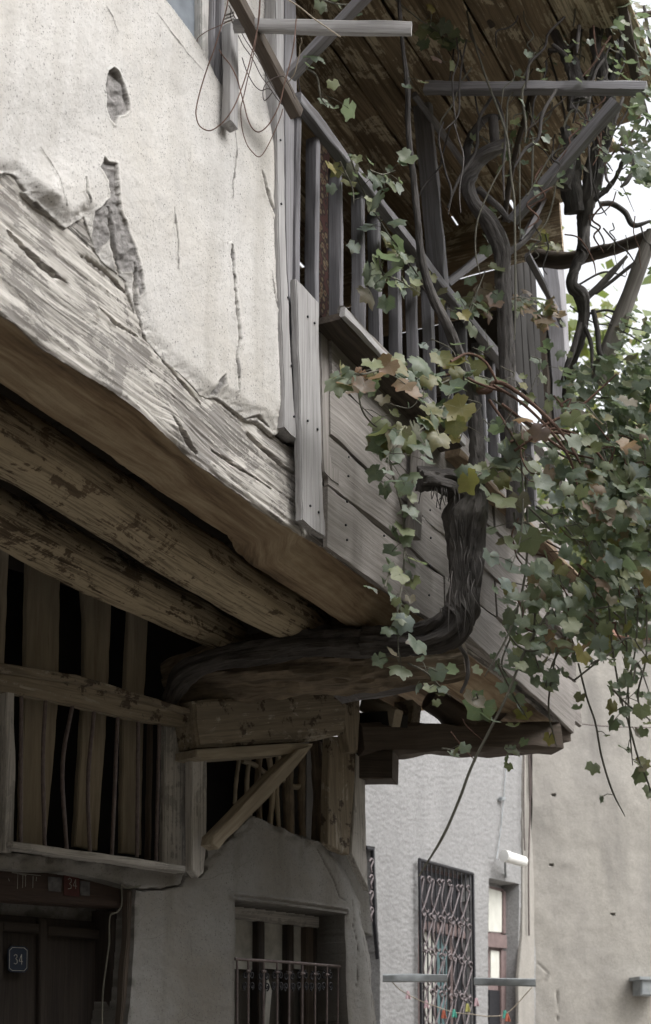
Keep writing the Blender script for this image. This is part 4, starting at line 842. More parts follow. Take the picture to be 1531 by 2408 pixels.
pt([Dp(1265, 605, 6.9), Dp(1330, 612, 6.7), Dp(1400, 596, 6.5), Dp(1470, 576, 6.3), Dp(1540, 552, 6.1)], [.055, .052, .04, .034, .036], 'dark', n=50, k=14, rough=.12)
pt([Dp(1535, 545, 6.0), Dp(1500, 640, 6.05), Dp(1470, 720, 6.1), Dp(1436, 810, 6.15), Dp(1408, 900, 6.2)], [.036, .04, .044, .046, .05], 'apron', n=40, k=14, rough=.06, name='strut')
pt([Dp(1285, -40, 5.7), Dp(1283, 90, 5.75), Dp(1255, 215, 5.85), Dp(1225, 310, 5.95), Dp(1200, 420, 6.0), Dp(1185, 520, 6.05)], [.016]*6, 'dark', n=50, k=9, rough=.1)
for k, (x0, y0, x1, y1, y_) in enumerate([(1205, -30, 1350, 10, 5.3), (1355, 0, 1340, 260, 5.4), (1100, -40, 1160, 60, 5.2), (1410, -40, 1440, 120, 5.3)]):
    pb(Dp(x0, y0, y_), Dp(x1, y1, y_+.2), .03, .035, 'dark', name='slat')

# =================================================================== GRAPEVINES
def leaf_proto(idx, seg=34):
    """five-lobed toothed leaf, cupped and folded; x = width, y from stalk to tip"""
    rr = random.Random(idx*13+5); out = []
    for q in range(seg):
        th = -math.pi/2+2*math.pi*(q+.5)/seg       # gap at the stalk
        ph = math.degrees(math.atan2(math.cos(th+0), math.sin(th)))  # 0 at tip
        lobes = [(0, .58, 34), (60, .55, 30), (-60, .54, 30), (118, .47, 32), (-118, .48, 32)]
        r = .40+.02*rr.random()
        for c, a_, w in lobes: r = max(r, a_*math.exp(-((ph-c)/w)**2)*.98+.0) if True else r
        if abs(ph) > 166: r = .16+.02*rr.random()
        r *= 1+(.035 if q % 2 else -.035)+rr.uniform(-.05, .05)
        out.append((r*math.sin(math.radians(ph)), r*math.cos(math.radians(ph))))
    cup, fold, curl = rr.uniform(-.7, .8), rr.uniform(-.2, .7), rr.uniform(-.9, .9)
    rr2, bump_ = rr.uniform(-1, 1), rr.uniform(.2, .8)
    def z(x, y): return cup*(x*x+y*y)*.9+fold*abs(x)*.6+curl*y*y*y*1.2+rr2*.25*x*y+.1*bump_*math.sin(6*x+4*y)*math.hypot(x, y)
    V = [(0, 0, 0)]; 
    for k in (.45, .78, 1.0):
        for x, y in out:
            V.append((x*k, y*k, z(x*k, y*k)))
    F = []
    for q in range(seg):
        q2 = (q+1) % seg; F.append((0, 1+q, 1+q2))
        for b in (0, seg): F += [(1+b+q, 1+b+seg+q, 1+b+seg+q2, 1+b+q2)]
    V = np.array(V); return V, F
PROTO = [leaf_proto(i) for i in range(10)]
PROTO_LO = [leaf_proto(20+i, 20) for i in range(6)]
def leaf_mat(name, base, under, red, redamt=.35, obj=True, bright=1.0):
    m, t, b, o = nt(name); n = N(t)
    u = n.attr('lf', True); sp = n.node('ShaderNodeSeparateXYZ'); n.set(sp.inputs[0], u)
    rnd_ = n.rnd() if obj else sp.outputs[2]
    rad = n.node('ShaderNodeVectorMath', operation='LENGTH'); cmb = n.node('ShaderNodeCombineXYZ'); n.set(cmb.inputs[0], sp.outputs[0]); n.set(cmb.inputs[1], sp.outputs[1]); n.set(rad.inputs[0], cmb.outputs[0])
    ang = n.math('ARCTAN2', sp.outputs[0], sp.outputs[1])
    vein = n.math('ABSOLUTE', n.math('SINE', n.math('MULTIPLY', ang, 3.05))); vm = n.ramp(n.math('MULTIPLY', vein, rad.outputs['Value']), (.0, 1.0), (.02, 0.0))
    no = n.node('ShaderNodeTexNoise'); no.noise_dimensions = '4D'; n.set(no.inputs['Vector'], u); n.set(no.inputs['W'], n.math('MULTIPLY', rnd_, 60)); no.inputs['Scale'].default_value = 4; no.inputs['Detail'].default_value = 5; no.inputs['Roughness'].default_value = .7
    c = n.ramp(rnd_, (.0, tuple(x*.75 for x in base)), (.35, base), (.7, (base[0]*1.5, base[1]*1.25, base[2]*.8)), (1.0, (base[0]*1.2, base[1]*1.15, base[2]*1.5)))
    c = n.mix(n.math('MULTIPLY', n.ramp(no.outputs[0], (.45, 0.0), (.65, 1.0)), .35), c, (base[0]*1.8, base[1]*1.45, base[2]*1.2))
    ed = n.math('ADD', n.math('MULTIPLY', rad.outputs['Value'], .7), no.outputs[0]); rm = n.ramp(ed, (.80, 0.0), (.92, 1.0))
    ra = n.ramp(n.math('FRACT', n.math('MULTIPLY', rnd_, 7.31)), (max(0, 1-redamt-.25), .12), (min(.97, 1-redamt), .9)); c = n.mix(n.math('MULTIPLY', rm, ra), c, red)
    whole = n.ramp(n.math('FRACT', n.math('MULTIPLY', rnd_, 3.77)), (.90, 0.0), (.93, 1.0)); c = n.mix(n.math('MULTIPLY', whole, .8), c, (red[0]*1.1, red[1]*1.2, red[2]*1.1))
    c = n.mix(n.math('MULTIPLY', vm, .38), c, tuple(min(1, x*2.2) for x in base))
    bf = n.node('ShaderNodeNewGeometry').outputs['Backfacing']; c = n.mix(n.math('MULTIPLY', bf, .6), c, under)
    n.set(b.inputs['Base Color'], c); b.inputs['Roughness'].default_value = .48; b.inputs['Specular IOR Level'].default_value = .5
    tr = n.node('ShaderNodeBsdfTranslucent'); n.set(tr.inputs[0], n.mix(.5, c, (base[0]*1.8, base[1]*2.0, base[2]*.9))); mx = n.node('ShaderNodeMixShader'); mx.inputs[0].default_value = .36
    t.links.new(b.outputs[0], mx.inputs[1]); t.links.new(tr.outputs[0], mx.inputs[2]); t.links.new(mx.outputs[0], o.inputs[0])
    n.set(b.inputs['Normal'], n.bump(n.math('ADD', no.outputs[0], vm), .4, .004)); return m
GRN, UND, RED = (.150, .195, .145), (.24, .275, .22), (.13, .085, .065)
M['leaf'] = leaf_mat('vine_leaf', GRN, UND, RED); M['leafs'] = leaf_mat('vine_leaf_mass', GRN, UND, RED, obj=False)
M['leafy'] = leaf_mat('yellowing_vine_leaf', (.17, .175, .08), UND, (.19, .12, .06), .5)
M['leafr'] = leaf_mat('russet_vine_leaf', (.19, .15, .115), (.22, .18, .155), (.24, .12, .075), .7)
def proto_mesh(i, mat):
    V, F = PROTO[i]; return new_mesh('vine_leaf', V, F, M[mat], {'lf': np.c_[V[:, 0], V[:, 1], 0*V[:, 0]]}, smooth=179)
LM = {mt: [proto_mesh(i, mt) for i in range(10)] for mt in ('leaf', 'leafy', 'leafr')}
def leaf_frame(rnd, face=None):
    """orientation: blade looks outward and up with scatter, tip hangs down"""
    nrm = Vector((rnd.gauss(.25, .45), rnd.gauss(-.75, .35), rnd.gauss(.35, .42))) if face is None else Vector(face)
    nrm.normalize(); tip = Vector((rnd.gauss(0, .55), rnd.gauss(-.1, .3), -1)); tip = (tip-nrm*tip.dot(nrm)).normalized(); x = tip.cross(nrm)
    return Matrix((x, tip, nrm)).transposed()
RL = random.Random(5)
class Vine:
    def __init__(s, name, label, base):
        s.e = thing(name, label, 'grapevine', base); s.n = 0; s.mass = []
    def wood(s, P, R, mat='bark', name='trunk', n=80, k=16, rough=.08, ridges=0.12, seed=None):
        return part(name, tube_mesh(name, P, R, M[mat], n=n, k=k, rough=rough, ridges=ridges, seed=seed if seed is not None else RL.random()*30), s.e)
    def leaf(s, P, size, mat='leaf', big=False):
        if s.n < 290 and (big or size > .06):
            o = bpy.data.objects.new('leaf', RL.choice(LM[mat])); COLL.objects.link(o); o.parent = s.e
            o.matrix_world = Matrix.Identity(4); R = leaf_frame(RL).to_4x4()
            o.matrix_parent_inverse = Matrix.Translation(-s.e.location)
            o.matrix_basis = Matrix.Translation(Vector(P))@R@Matrix.Diagonal((size, size*RL.uniform(.85, 1.1), size, 1)); s.n += 1
        else: s.mass.append((P, size))
    def spray(s, pts, off, dens=11, size=.085, mats=('leaf',), side=26, cane=True, depth=None, jit=.05, r=.0028):
        """a shoot surveyed as photo points at an offset off the facade (or depth), leaves along it on short stalks"""
        f = (lambda x, y: Dp(x, y, depth)) if depth else (lambda x, y: W.at(x, y, off))
        P = [f(x, y) for x, y in pts]; C = catmull(P, 60)
        if cane: s.wood(P, [r*1.3]*(len(P)-1)+[r*.5], 'canegrey', 'cane', n=max(12, 8*len(P)), k=6, ridges=0)
        L = np.linalg.norm(np.diff(C, axis=0), axis=1).sum(); m = max(2, int(L*dens*1.3))
        for q in range(m):
            c = C[int((q+RL.random())/m*59)]; d = np.array([RL.gauss(0, 1), RL.gauss(0, .6), RL.gauss(-.2, .8)])*jit
            if abs(d).sum() > .02 and cane and RL.random() < .6: s.wood([c, c+d*.5+np.array([0, 0, .01]), c+d], [.0016]*3, 'canegrey', 'stalk', n=5, k=4, ridges=0)
            s.leaf(c+d, size*RL.uniform(.4, 1.08), RL.choice(mats))
    def cloud(s, cx, cy, rx, ry, depth, dr, count, size=.085, mats=('leaf',)):
        for _ in range(count):
            a_, r_ = RL.random()*6.283, math.sqrt(RL.random()); P = Dp(cx+rx*r_*math.cos(a_), cy+ry*r_*math.sin(a_), depth+RL.uniform(-dr, dr))
            s.leaf(P, size*RL.uniform(.5, 1.15), RL.choice(mats))
    def finish(s):
        if not s.mass: return
        Vs, Fs, U, b0 = [], [], [], 0
        s.mass.sort(key=lambda q: q[0][1])
        VV, FF = [], []
        for (P, size) in s.mass:
            V, F = RL.choice(PROTO_LO); R = np.array(leaf_frame(RL)); VV.append((V*size)@R.T+np.array(P)); r_ = RL.random(); U.append(np.c_[V[:, 0], V[:, 1], np.full(len(V), r_)])
            FF += [[v+b0 for v in f] for f in F]; b0 += len(V)
        o = part('foliage', new_mesh('foliage', np.vstack(VV), FF, M['leafs'], {'lf': np.vstack(U)}, smooth=179), s.e); o['kind'] = 'stuff'
mixed = ('leaf',)*8+('leafy', 'leafr')
# ---- vine whose shaggy trunk leaves the log and climbs in front of the balcony
vA = Vine('grapevine', 'grapevine with dark shaggy trunk bending up from the log, thin stem climbing the balcony', Dp(1000, 1540, 5.5))
vA.wood([Dp(395, 1650, 5.86), Dp(440, 1580, 5.80), Dp(520, 1548, 5.76), Dp(640, 1528, 5.72), Dp(760, 1512, 5.66), Dp(880, 1512, 5.60)], [.035, .05, .05, .055, .06, .06], 'bark', n=140, k=26, ridges=.25, name='root_trunk')
vA.wood([Dp(860, 1510, 5.60), Dp(960, 1508, 5.50), Dp(1030, 1495, 5.42), Dp(1080, 1455, 5.38), Dp(1092, 1380, 5.36), Dp(1095, 1300, 5.35), Dp(1100, 1220, 5.34), Dp(1112, 1160, 5.34)], [.054, .056, .070, .066, .058, .070, .086, .058], 'bark', n=230, k=56, rough=.13, ridges=.32)
vA.wood([Dp(1105, 1190, 5.36), Dp(1075, 1148, 5.32), Dp(1030, 1132, 5.28), Dp(985, 1128, 5.26)], [.060, .052, .046, .058], 'bark', n=70, k=30, ridges=.4, rough=.25, name='stub')
vA.wood([Dp(1108, 1180, 5.34), Dp(1122, 1090, 5.33), Dp(1118, 1000, 5.32), Dp(1108, 920, 5.30), Dp(1088, 850, 5.30), Dp(1052, 765, 5.27), Dp(1015, 690, 5.24), Dp(990, 600, 5.2), Dp(980, 500, 5.15), Dp(970, 400, 5.1), Dp(960, 300, 5.05), Dp(958, 200, 5.0), Dp(945, 90, 4.95), Dp(935, -40, 4.9)],
        [.048, .034, .030, .026, .024, .024, .020, .017, .015, .014, .013, .011, .009, .008], 'bark', n=200, k=22, ridges=.18, rough=.1, name='stem')
vA.wood([Dp(1105, 920, 5.3), Dp(1150, 918, 5.28), Dp(1160, 900, 5.28), Dp(1190, 905, 5.26), Dp(1240, 940, 5.2), Dp(1290, 985, 5.15), Dp(1330, 1030, 5.1), Dp(1365, 1090, 5.05)], [.02, .014, .010, .010, .009, .008, .007, .005], 'cane', 'cane', n=80, k=9)
vA.wood([Dp(1180, 920, 5.27), Dp(1120, 900, 5.2), Dp(1080, 880, 5.15), Dp(1040, 882, 5.1)], [.006]*4, 'cane', 'cane', n=30, k=8)
vA.wood([Dp(1170, 900, 5.25), Dp(1140, 850, 5.2), Dp(1100, 832, 5.15), Dp(1060, 850, 5.1)], [.006]*4, 'cane', 'cane', n=30, k=8)
vA.wood([Dp(1068, 1505, 5.42), Dp(1096, 1545, 5.5), Dp(1100, 1590, 5.5), Dp(1084, 1630, 5.52)], [.008, .010, .009, .006], 'barkgrey', 'root', n=30, k=9)
for k in range(26):   # shaggy strips of bark
    x0 = RL.uniform(1062, 1130); y0 = RL.uniform(1130, 1400); P = [Dp(x0, y0, 5.27), Dp(x0+RL.uniform(-8, 8), y0+30, 5.25), Dp(x0+RL.uniform(-14, 14), y0+RL.uniform(60, 120), 5.27)]
    vA.wood(P, [.002, .003, .0015], 'barkgrey' if k % 3 == 0 else 'bark', 'bark_strip', n=10, k=5, ridges=0)
for k in range(12):
    x0 = RL.uniform(975, 1080); vA.wood([Dp(x0, 1140, 5.25), Dp(x0+RL.uniform(-8, 8), 1160, 5.24), Dp(x0+RL.uniform(-10, 10), RL.uniform(1170, 1200), 5.26)], [.002]*3, 'bark', 'bark_strip', n=8, k=5, ridges=0)
# left hanging spray, centre sprays
for px, py, d_ in [(1150, 830, 5.2), (1210, 880, 5.25), (1130, 950, 5.2), (1060, 820, 5.15), (1240, 930, 5.25), (1170, 1010, 5.2), (1080, 1030, 5.2), (1270, 850, 5.3), (1100, 740, 5.15), (960, 960, 5.1)]:
    e = (px+RL.uniform(-40, 40), py+RL.uniform(-60, 60)); vA.spray([(px-RL.uniform(20, 50), py-RL.uniform(10, 40)), (px, py), e], 0, 16, .082, ('leaf', 'leaf', 'leafy'), depth=d_, jit=.035, r=.002)
vA.spray([(895, 1010), (925, 1120), (950, 1230), (948, 1350), (935, 1440), (938, 1560)], .28, 30, .098, ('leaf',), jit=.045)
vA.spray([(905, 1380), (915, 1350), (925, 1320)], .30, 16, .10, jit=.04)
vA.spray([(1180, 900), (1100, 880), (1020, 905), (960, 880), (900, 870), (850, 880), (820, 870)], .30, 20, .125, ('leaf', 'leafy', 'leafr', 'leaf'), jit=.045)
vA.spray([(1085, 870), (1040, 960), (990, 1010), (940, 1040), (905, 1080)], .34, 26, .135, ('leaf', 'leaf', 'leafy'), jit=.06)
vA.spray([(840, 890), (850, 960), (880, 1000), (900, 1000)], .22, 10, .09)
vA.spray([(820, 360), (850, 440), (900, 530), (950, 600), (1000, 670), (1050, 720)], .10, 18, .105, ('leaf', 'leaf', 'leafy'), jit=.045)
vA.spray([(870, 400), (900, 410), (930, 400)], .15, 28, .10); vA.spray([(800, 380), (828, 440), (832, 480)], .14, 16, .10, ('leafy', 'leaf'))
vA.spray([(890, 590), (900, 640), (940, 660), (990, 690)], .25, 24, .125); vA.spray([(1140, 640), (1120, 690), (1090, 760)], .25, 14, .10)
vA.spray([(1140, 730), (1200, 700), (1250, 705), (1290, 730), (1270, 770)], .25, 22, .13, ('leaf', 'leafr', 'leafr', 'leafy'), jit=.05)
vA.spray([(1010, 60), (1040, 80), (1080, 90), (1110, 100)], .25, 30, .11, jit=.05); vA.spray([(1015, 30), (1012, 60)], .3, 20, .09, ('leafy',)); vA.spray([(1030, 120), (1045, 150)], .3, 14, .10, ('leafr', 'leaf'))
vA.spray([(720, 160), (745, 180), (755, 230), (770, 250)], .18, 22, .10); vA.spray([(760, 0), (800, 10), (850, 8)], .2, 12, .07)
vA.spray([(960, 180), (972, 200)], .3, 20, .08, ('leafr',)); vA.spray([(1180, 320), (1200, 310), (1230, 330)], .3, 22, .07); vA.spray([(1130, 320), (1165, 345), (1210, 345)], .3, 14, .07)
vA.spray([(1180, 505), (1160, 530), (1185, 560)], .3, 14, .10); vA.spray([(1240, 560), (1280, 570), (1320, 590)], .3, 12, .085, ('leafy', 'leaf'))
vA.spray([(1120, 1120), (1180, 1090), (1230, 1100)], .4, 24, .125, mixed); vA.spray([(1190, 1000), (1220, 1060), (1230, 1150), (1225, 1260), (1200, 1340)], .5, 22, .13, ('leafr', 'leafr', 'leaf'))
vA.spray([(1225, 1000), (1240, 1200), (1235, 1350), (1200, 1480), (1140, 1590)], .45, 6, .09, ('leafr', 'leaf'), r=.004)
vA.spray([(1120, 1630), (1140, 1690)], .6, 26, .125, ('leaf',), jit=.02); vA.spray([(1040, 1760), (1080, 1765)], .45, 16, .09); vA.spray([(1190, 1760), (1230, 1770)], .4, 22, .08)
vA.spray([(960, 1560), (1000, 1580), (1030, 1610), (1060, 1640)], .3, 16, .085); vA.spray([(1170, 1560), (1210, 1640), (1240, 1690)], .5, 14, .09)
vA.finish()
# tendrils and long hanging shoot
def shoot(v, pts, y, r=.004, mat='canegrey', name='cane', n=None, leaf=0): 
    P = [Dp(px, py, y+.0*i) for i, (px, py) in enumerate(pts)]; return v.wood(P, [r]*(len(P)-1)+[r*.5], mat, name, n=n or max(16, 7*len(P)), k=7, ridges=0, rough=.06)
shoot(vA, [(1290, 1440), (1240, 1520), (1190, 1640), (1150, 1720), (1110, 1800), (1080, 1880), (1040, 1970), (985, 2060)], 5.0, .0055)
vA.leaf(Dp(1050, 1915, 5.0), .05, 'leafy', True); vA.leaf(Dp(1040, 1935, 5.0), .04, 'leaf', True)
shoot(vA, [(1060, 1720), (1090, 1760), (1120, 1790)], 5.0, .003, 'cane'); shoot(vA, [(1088, 1690), (1100, 1710), (1140, 1745)], 5.1, .0025, 'cane')

# ---- thick grey twisting vine in the middle
vB = Vine('grapevine', 'thick grey twisted vine trunk curling into a crook before the veranda ceiling', Dp(1200, 1050, 5.9))
vB.wood([Dp(1212, 1240, 6.0), Dp(1208, 1080, 5.95), Dp(1198, 950, 5.9), Dp(1192, 850, 5.85), Dp(1186, 740, 5.8), Dp(1183, 640, 5.78), Dp(1180, 580, 5.76), Dp(1150, 520, 5.72), Dp(1116, 478, 5.70), Dp(1100, 430, 5.68), Dp(1118, 385, 5.66), Dp(1155, 355, 5.62), Dp(1195, 335, 5.62)],
        [.040, .040, .039, .038, .037, .038, .044, .040, .034, .040, .044, .038, .026], 'barkgrey', n=230, k=34, ridges=.16, rough=.1)
vB.wood([Dp(1100, 400, 5.7), Dp(1098, 350, 5.72), Dp(1115, 310, 5.72), Dp(1145, 278, 5.7), Dp(1180, 275, 5.7)], [.02, .022, .022, .018, .012], 'bark', 'branch', n=50, k=16)
vB.wood([Dp(1165, 350, 5.66), Dp(1162, 310, 5.66), Dp(1160, 278, 5.66)], [.024, .026, .026], 'barkgrey', 'stub', n=20, k=16)
vB.wood([Dp(1125, 445, 5.72), Dp(1165, 480, 5.7), Dp(1200, 520, 5.7)], [.02, .016, .014], 'barkgrey', 'branch', n=30, k=12)
vB.wood([Dp(1185, 600, 5.76), Dp(1230, 570, 5.8), Dp(1270, 520, 5.85)], [.02, .014, .012], 'barkgrey', 'branch', n=30, k=12)
for pts, y, r, mt in [([(1089, -20), (1107, 67), (1131, 147), (1154, 213), (1177, 273), (1194, 333), (1202, 417), (1209, 467), (1211, 558), (1212, 700), (1210, 800)], 5.3, .0055, 'canegrey'),
                      ([(1259, 122), (1235, 173), (1207, 215), (1194, 240), (1192, 300), (1190, 340)], 5.35, .005, 'canegrey'), ([(1212, 0), (1225, 60), (1240, 90), (1259, 122)], 5.35, .003, 'cane'),
                      ([(1355, 0), (1350, 50), (1348, 62)], 5.3, .005, 'canegrey'), ([(1362, 60), (1358, 100), (1357, 125)], 5.3, .010, 'barkgrey'), ([(1300, 105), (1325, 125), (1340, 140)], 5.35, .010, 'barkgrey'),
                      ([(1253, 322), (1252, 400), (1251, 440)], 5.4, .006, 'canegrey'), ([(1222, 340), (1222, 420), (1223, 560)], 5.4, .0045, 'canegrey'), ([(1191, 372), (1150, 450), (1123, 520), (1118, 590), (1130, 650)], 5.4, .004, 'canegrey'),
                      ([(1305, 380), (1306, 440), (1290, 510), (1260, 560)], 5.4, .004, 'canegrey'), ([(1325, 300), (1340, 265), (1360, 260), (1380, 285)], 5.4, .006, 'canegrey'),
                      ([(1235, 310), (1290, 265), (1330, 230)], 5.35, .006, 'dark'), ([(1345, 245), (1380, 235), (1385, 228)], 5.3, .005, 'canegrey'), ([(1395, 60), (1400, 110), (1406, 135)], 5.3, .005, 'cane'), ([(1436, 85), (1420, 110), (1400, 145), (1370, 180)], 5.3, .006, 'cane'),
                      ([(1465, 230), (1450, 275), (1445, 290)], 5.3, .009, 'barkgrey'), ([(1456, 350), (1480, 360), (1490, 390), (1475, 425), (1460, 440)], 5.3, .012, 'barkgrey'), ([(1424, 390), (1426, 420), (1440, 438)], 5.3, .007, 'barkgrey'), ([(1413, 300), (1412, 340), (1416, 360)], 5.3, .006, 'cane'),
                      ([(1500, 290), (1470, 330), (1450, 350), (1420, 390)], 5.3, .006, 'cane'), ([(1240, 460), (1275, 400), (1300, 360), (1330, 345)], 5.35, .004, 'canegrey'), ([(1020, 50), (1060, 130), (1105, 185)], 5.5, .003, 'wire'), ([(930, 0), (985, 45), (1010, 60)], 5.0, .0035, 'canegrey')]:
    shoot(vB, pts, y, r, mt)
for k in range(64):
    x, y = RL.uniform(1200, 1510), RL.uniform(-20, 600); d = RL.uniform(5.2, 6.0); pp = [(x, y)]
    for q in range(4): x += RL.uniform(-30, 30); y += RL.uniform(5, 40); pp.append((x, y))
    shoot(vB, pp, d, RL.uniform(.002, .005), RL.choice(['canegrey', 'cane', 'bark']))
for pts, r in [([(1290, -30), (1300, 60), (1330, 130), (1350, 190), (1345, 260)], .022), ([(1345, 140), (1355, 200), (1362, 240)], .035), ([(1405, -30), (1400, 80), (1415, 170), (1425, 240)], .026), ([(1330, 300), (1340, 370), (1325, 440)], .028), ([(1465, 380), (1440, 430), (1400, 470)], .012), ([(1470, 60), (1450, 150), (1430, 230)], .016), ([(1375, 60), (1340, 110), (1290, 120)], .012)]:
    vB.wood([Dp(x, y, 5.45) for x, y in pts], [r*.8, r, r*1.1, r*.8][:max(3, min(4, len(pts)))], 'bark', 'branch', n=50, k=16, rough=.22, ridges=.25)
for k in range(34):
    x, y = RL.uniform(1040, 1520), RL.uniform(-60, 300); pp = [(x, y)]; dx = RL.uniform(-25, 25)
    for q in range(4): x += dx+RL.uniform(-18, 18); y += RL.uniform(25, 80); pp.append((x, y))
    shoot(vB, pp, RL.uniform(5.2, 5.9), RL.uniform(.0035, .009), RL.choice(['canegrey', 'bark', 'barkgrey', 'bark']))
vB.cloud(1330, 260, 130, 230, 5.4, .3, 46, .055, ('leaf', 'leafy', 'leaf'))
vB.cloud(1390, 130, 90, 90, 5.4, .3, 26, .05, ('leaf', 'leafy')); vB.cloud(1470, 380, 50, 90, 5.4, .3, 22, .06, ('leafy', 'leaf', 'leafr')); vB.cloud(1250, 360, 70, 110, 5.5, .2, 14, .05, ('leaf', 'leafy'))
vB.cloud(1320, 880, 60, 130, 5.5, .3, 12, .07, mixed)
vB.finish()

# ---- dark vine against the sky, carrying the big hanging mass
vC = Vine('grapevine', 'dark vine trunk against the sky carrying the large hanging mass of leaves', Dp(1370, 900, 6.2))
vC.wood([Dp(1335, 1000, 6.3), Dp(1340, 870, 6.2), Dp(1362, 800, 6.15), Dp(1372, 740, 6.1), Dp(1366, 695, 6.05), Dp(1345, 668, 6.0), Dp(1356, 622, 6.0), Dp(1371, 590, 6.0), Dp(1373, 535, 6.0), Dp(1378, 480, 5.95), Dp(1392, 430, 5.9), Dp(1408, 360, 5.85), Dp(1428, 300, 5.8), Dp(1432, 210, 5.75), Dp(1425, 120, 5.7)],
        [.03, .026, .03, .030, .036, .028, .028, .034, .030, .046, .052, .046, .040, .034, .03], 'bark', n=220, k=28, ridges=.16, rough=.16)
vC.wood([Dp(1352, 500, 5.95), Dp(1345, 440, 5.9), Dp(1352, 390, 5.9), Dp(1350, 320, 5.85)], [.05, .05, .03, .02], 'bark', 'burl', n=50, k=20, rough=.25)
for pts, r in [([(1380, 700), (1410, 672), (1440, 640), (1474, 603)], .018), ([(1375, 740), (1420, 730), (1450, 735), (1490, 750)], .007), ([(1400, 690), (1440, 660), (1490, 620), (1540, 580)], .010), ([(1395, 730), (1405, 780), (1410, 830), (1430, 850)], .014),
               ([(1365, 760), (1345, 830), (1320, 900)], .016), ([(1372, 760), (1390, 810), (1392, 870)], .012), ([(1410, 480), (1440, 480), (1470, 500), (1490, 530), (1530, 520)], .016), ([(1360, 670), (1420, 640), (1470, 650)], .006), ([(1420, 740), (1480, 770), (1540, 780)], .004), ([(1430, 760), (1500, 800), (1540, 830)], .004), ([(1340, 720), (1400, 760), (1470, 765)], .004)]:
    shoot(vC, pts, 6.1, r, 'bark', 'branch')
def canes(v, lst, y, mat='cane', r=.006):
    for p in lst: shoot(v, p, y, r, mat)
canes(vC, [[(1160, 905), (1230, 950), (1300, 1020), (1340, 1080), (1360, 1150)], [(1180, 950), (1260, 1010), (1330, 1060), (1400, 1080)], [(1200, 1040), (1300, 990), (1360, 960), (1450, 880)], [(1210, 1060), (1290, 1010), (1370, 1030), (1400, 1080)], [(1240, 1020), (1330, 1020), (1400, 1060), (1440, 1120)], [(1150, 940), (1190, 1000), (1220, 1050)]], 5.25, 'cane', .0065)
canes(vC, [[(1160, 940), (1240, 1000), (1320, 1070), (1400, 1090)], [(1240, 1190), (1290, 1240), (1350, 1320)], [(1260, 1190), (1320, 1230), (1370, 1290)], [(1420, 1120), (1400, 1240), (1380, 1320)], [(1450, 1240), (1430, 1300), (1400, 1380)]], 5.3, 'canegrey', .005)
for k in range(70):
    x, y = RL.uniform(1180, 1500), RL.uniform(930, 1450); pp = [(x, y)]
    for q in range(4): x += RL.uniform(-15, 45); y += RL.uniform(-15, 45); pp.append((x, y))
    shoot(vC, pp, RL.uniform(5.1, 5.8), RL.uniform(.002, .0045), RL.choice(['canegrey', 'cane']))
# near, large leaves of the mass (parts), then the deeper ones (mass)
for (cx, cy, rx, ry, c_) in [(1450, 1190, 110, 110, 74), (1500, 1330, 90, 120, 64), (1370, 1110, 120, 80, 36), (1450, 1000, 130, 70, 36), (1290, 1520, 90, 120, 34), (1240, 1400, 80, 60, 14), (1330, 1330, 90, 110, 26)]:
    vC.cloud(cx, cy, rx, ry, 5.05, .25, int(c_*.9), .095, mixed)
vC.n = 10**6
for (cx, cy, rx, ry, d, c_, sz) in [(1470, 1180, 130, 170, 5.8, 430, .088), (1560, 1150, 120, 330, 5.7, 470, .09), (1460, 930, 170, 90, 5.9, 270, .085), (1400, 1080, 120, 110, 6.0, 160, .088), (1430, 1430, 110, 100, 5.8, 130, .095), (1290, 1480, 110, 130, 5.7, 60, .09), (1620, 500, 80, 600, 5.4, 330, .10), (1525, 320, 55, 120, 5.3, 110, .085), (1490, 90, 70, 100, 5.5, 110, .075), (1430, 320, 70, 150, 5.6, 50, .065), (1500, 820, 60, 90, 5.9, 70, .085), (1300, 1180, 80, 100, 6.2, 40, .10)]:
    vC.cloud(cx, cy, rx, ry, d, .35, c_, sz, ('leaf',))
vC.finish(); 
# ---- thin hanging shoots at the right, seen against the beige wall
vD = Vine('grapevine', 'long thin leafy shoots dangling before the beige wall, right of the balcony corner', Dp(1440, 1400, 5.2))
for pts, dn in [([(1360, 1560), (1380, 1640), (1400, 1700), (1415, 1780), (1440, 1860), (1470, 1920)], 7), ([(1430, 1400), (1440, 1520), (1460, 1640), (1478, 1700), (1500, 1780), (1520, 1830), (1545, 1900)], 11), ([(1400, 1430), (1400, 1480), (1420, 1560)], 22), ([(1500, 1430), (1495, 1520), (1480, 1600), (1470, 1660)], 18),
                ([(1470, 1420), (1475, 1560), (1480, 1700), (1488, 1800)], 11), ([(1520, 1400), (1520, 1540), (1500, 1640), (1530, 1700)], 18), ([(1390, 1560), (1430, 1540), (1480, 1500), (1531, 1560)], 14), ([(1440, 1620), (1480, 1660), (1540, 1700)], 12), ([(1340, 1480), (1300, 1560), (1280, 1620)], 16), ([(1190, 1480), (1220, 1520), (1260, 1530), (1300, 1500)], 20), ([(1200, 1500), (1180, 1560), (1200, 1600)], 18), ([(1260, 1420), (1255, 1520), (1270, 1580)], 16), ([(1310, 1520), (1290, 1660), (1310, 1760)], 6), ([(1350, 1600), (1400, 1560), (1420, 1540)], 8), ([(1490, 1600), (1500, 1560), (1531, 1640)], 18)]:
    vD.spray(pts, 0, dn, .08, ('leaf', 'leaf', 'leafy'), depth=RL.uniform(4.9, 5.3), jit=.03, r=.003)
vD.finish()

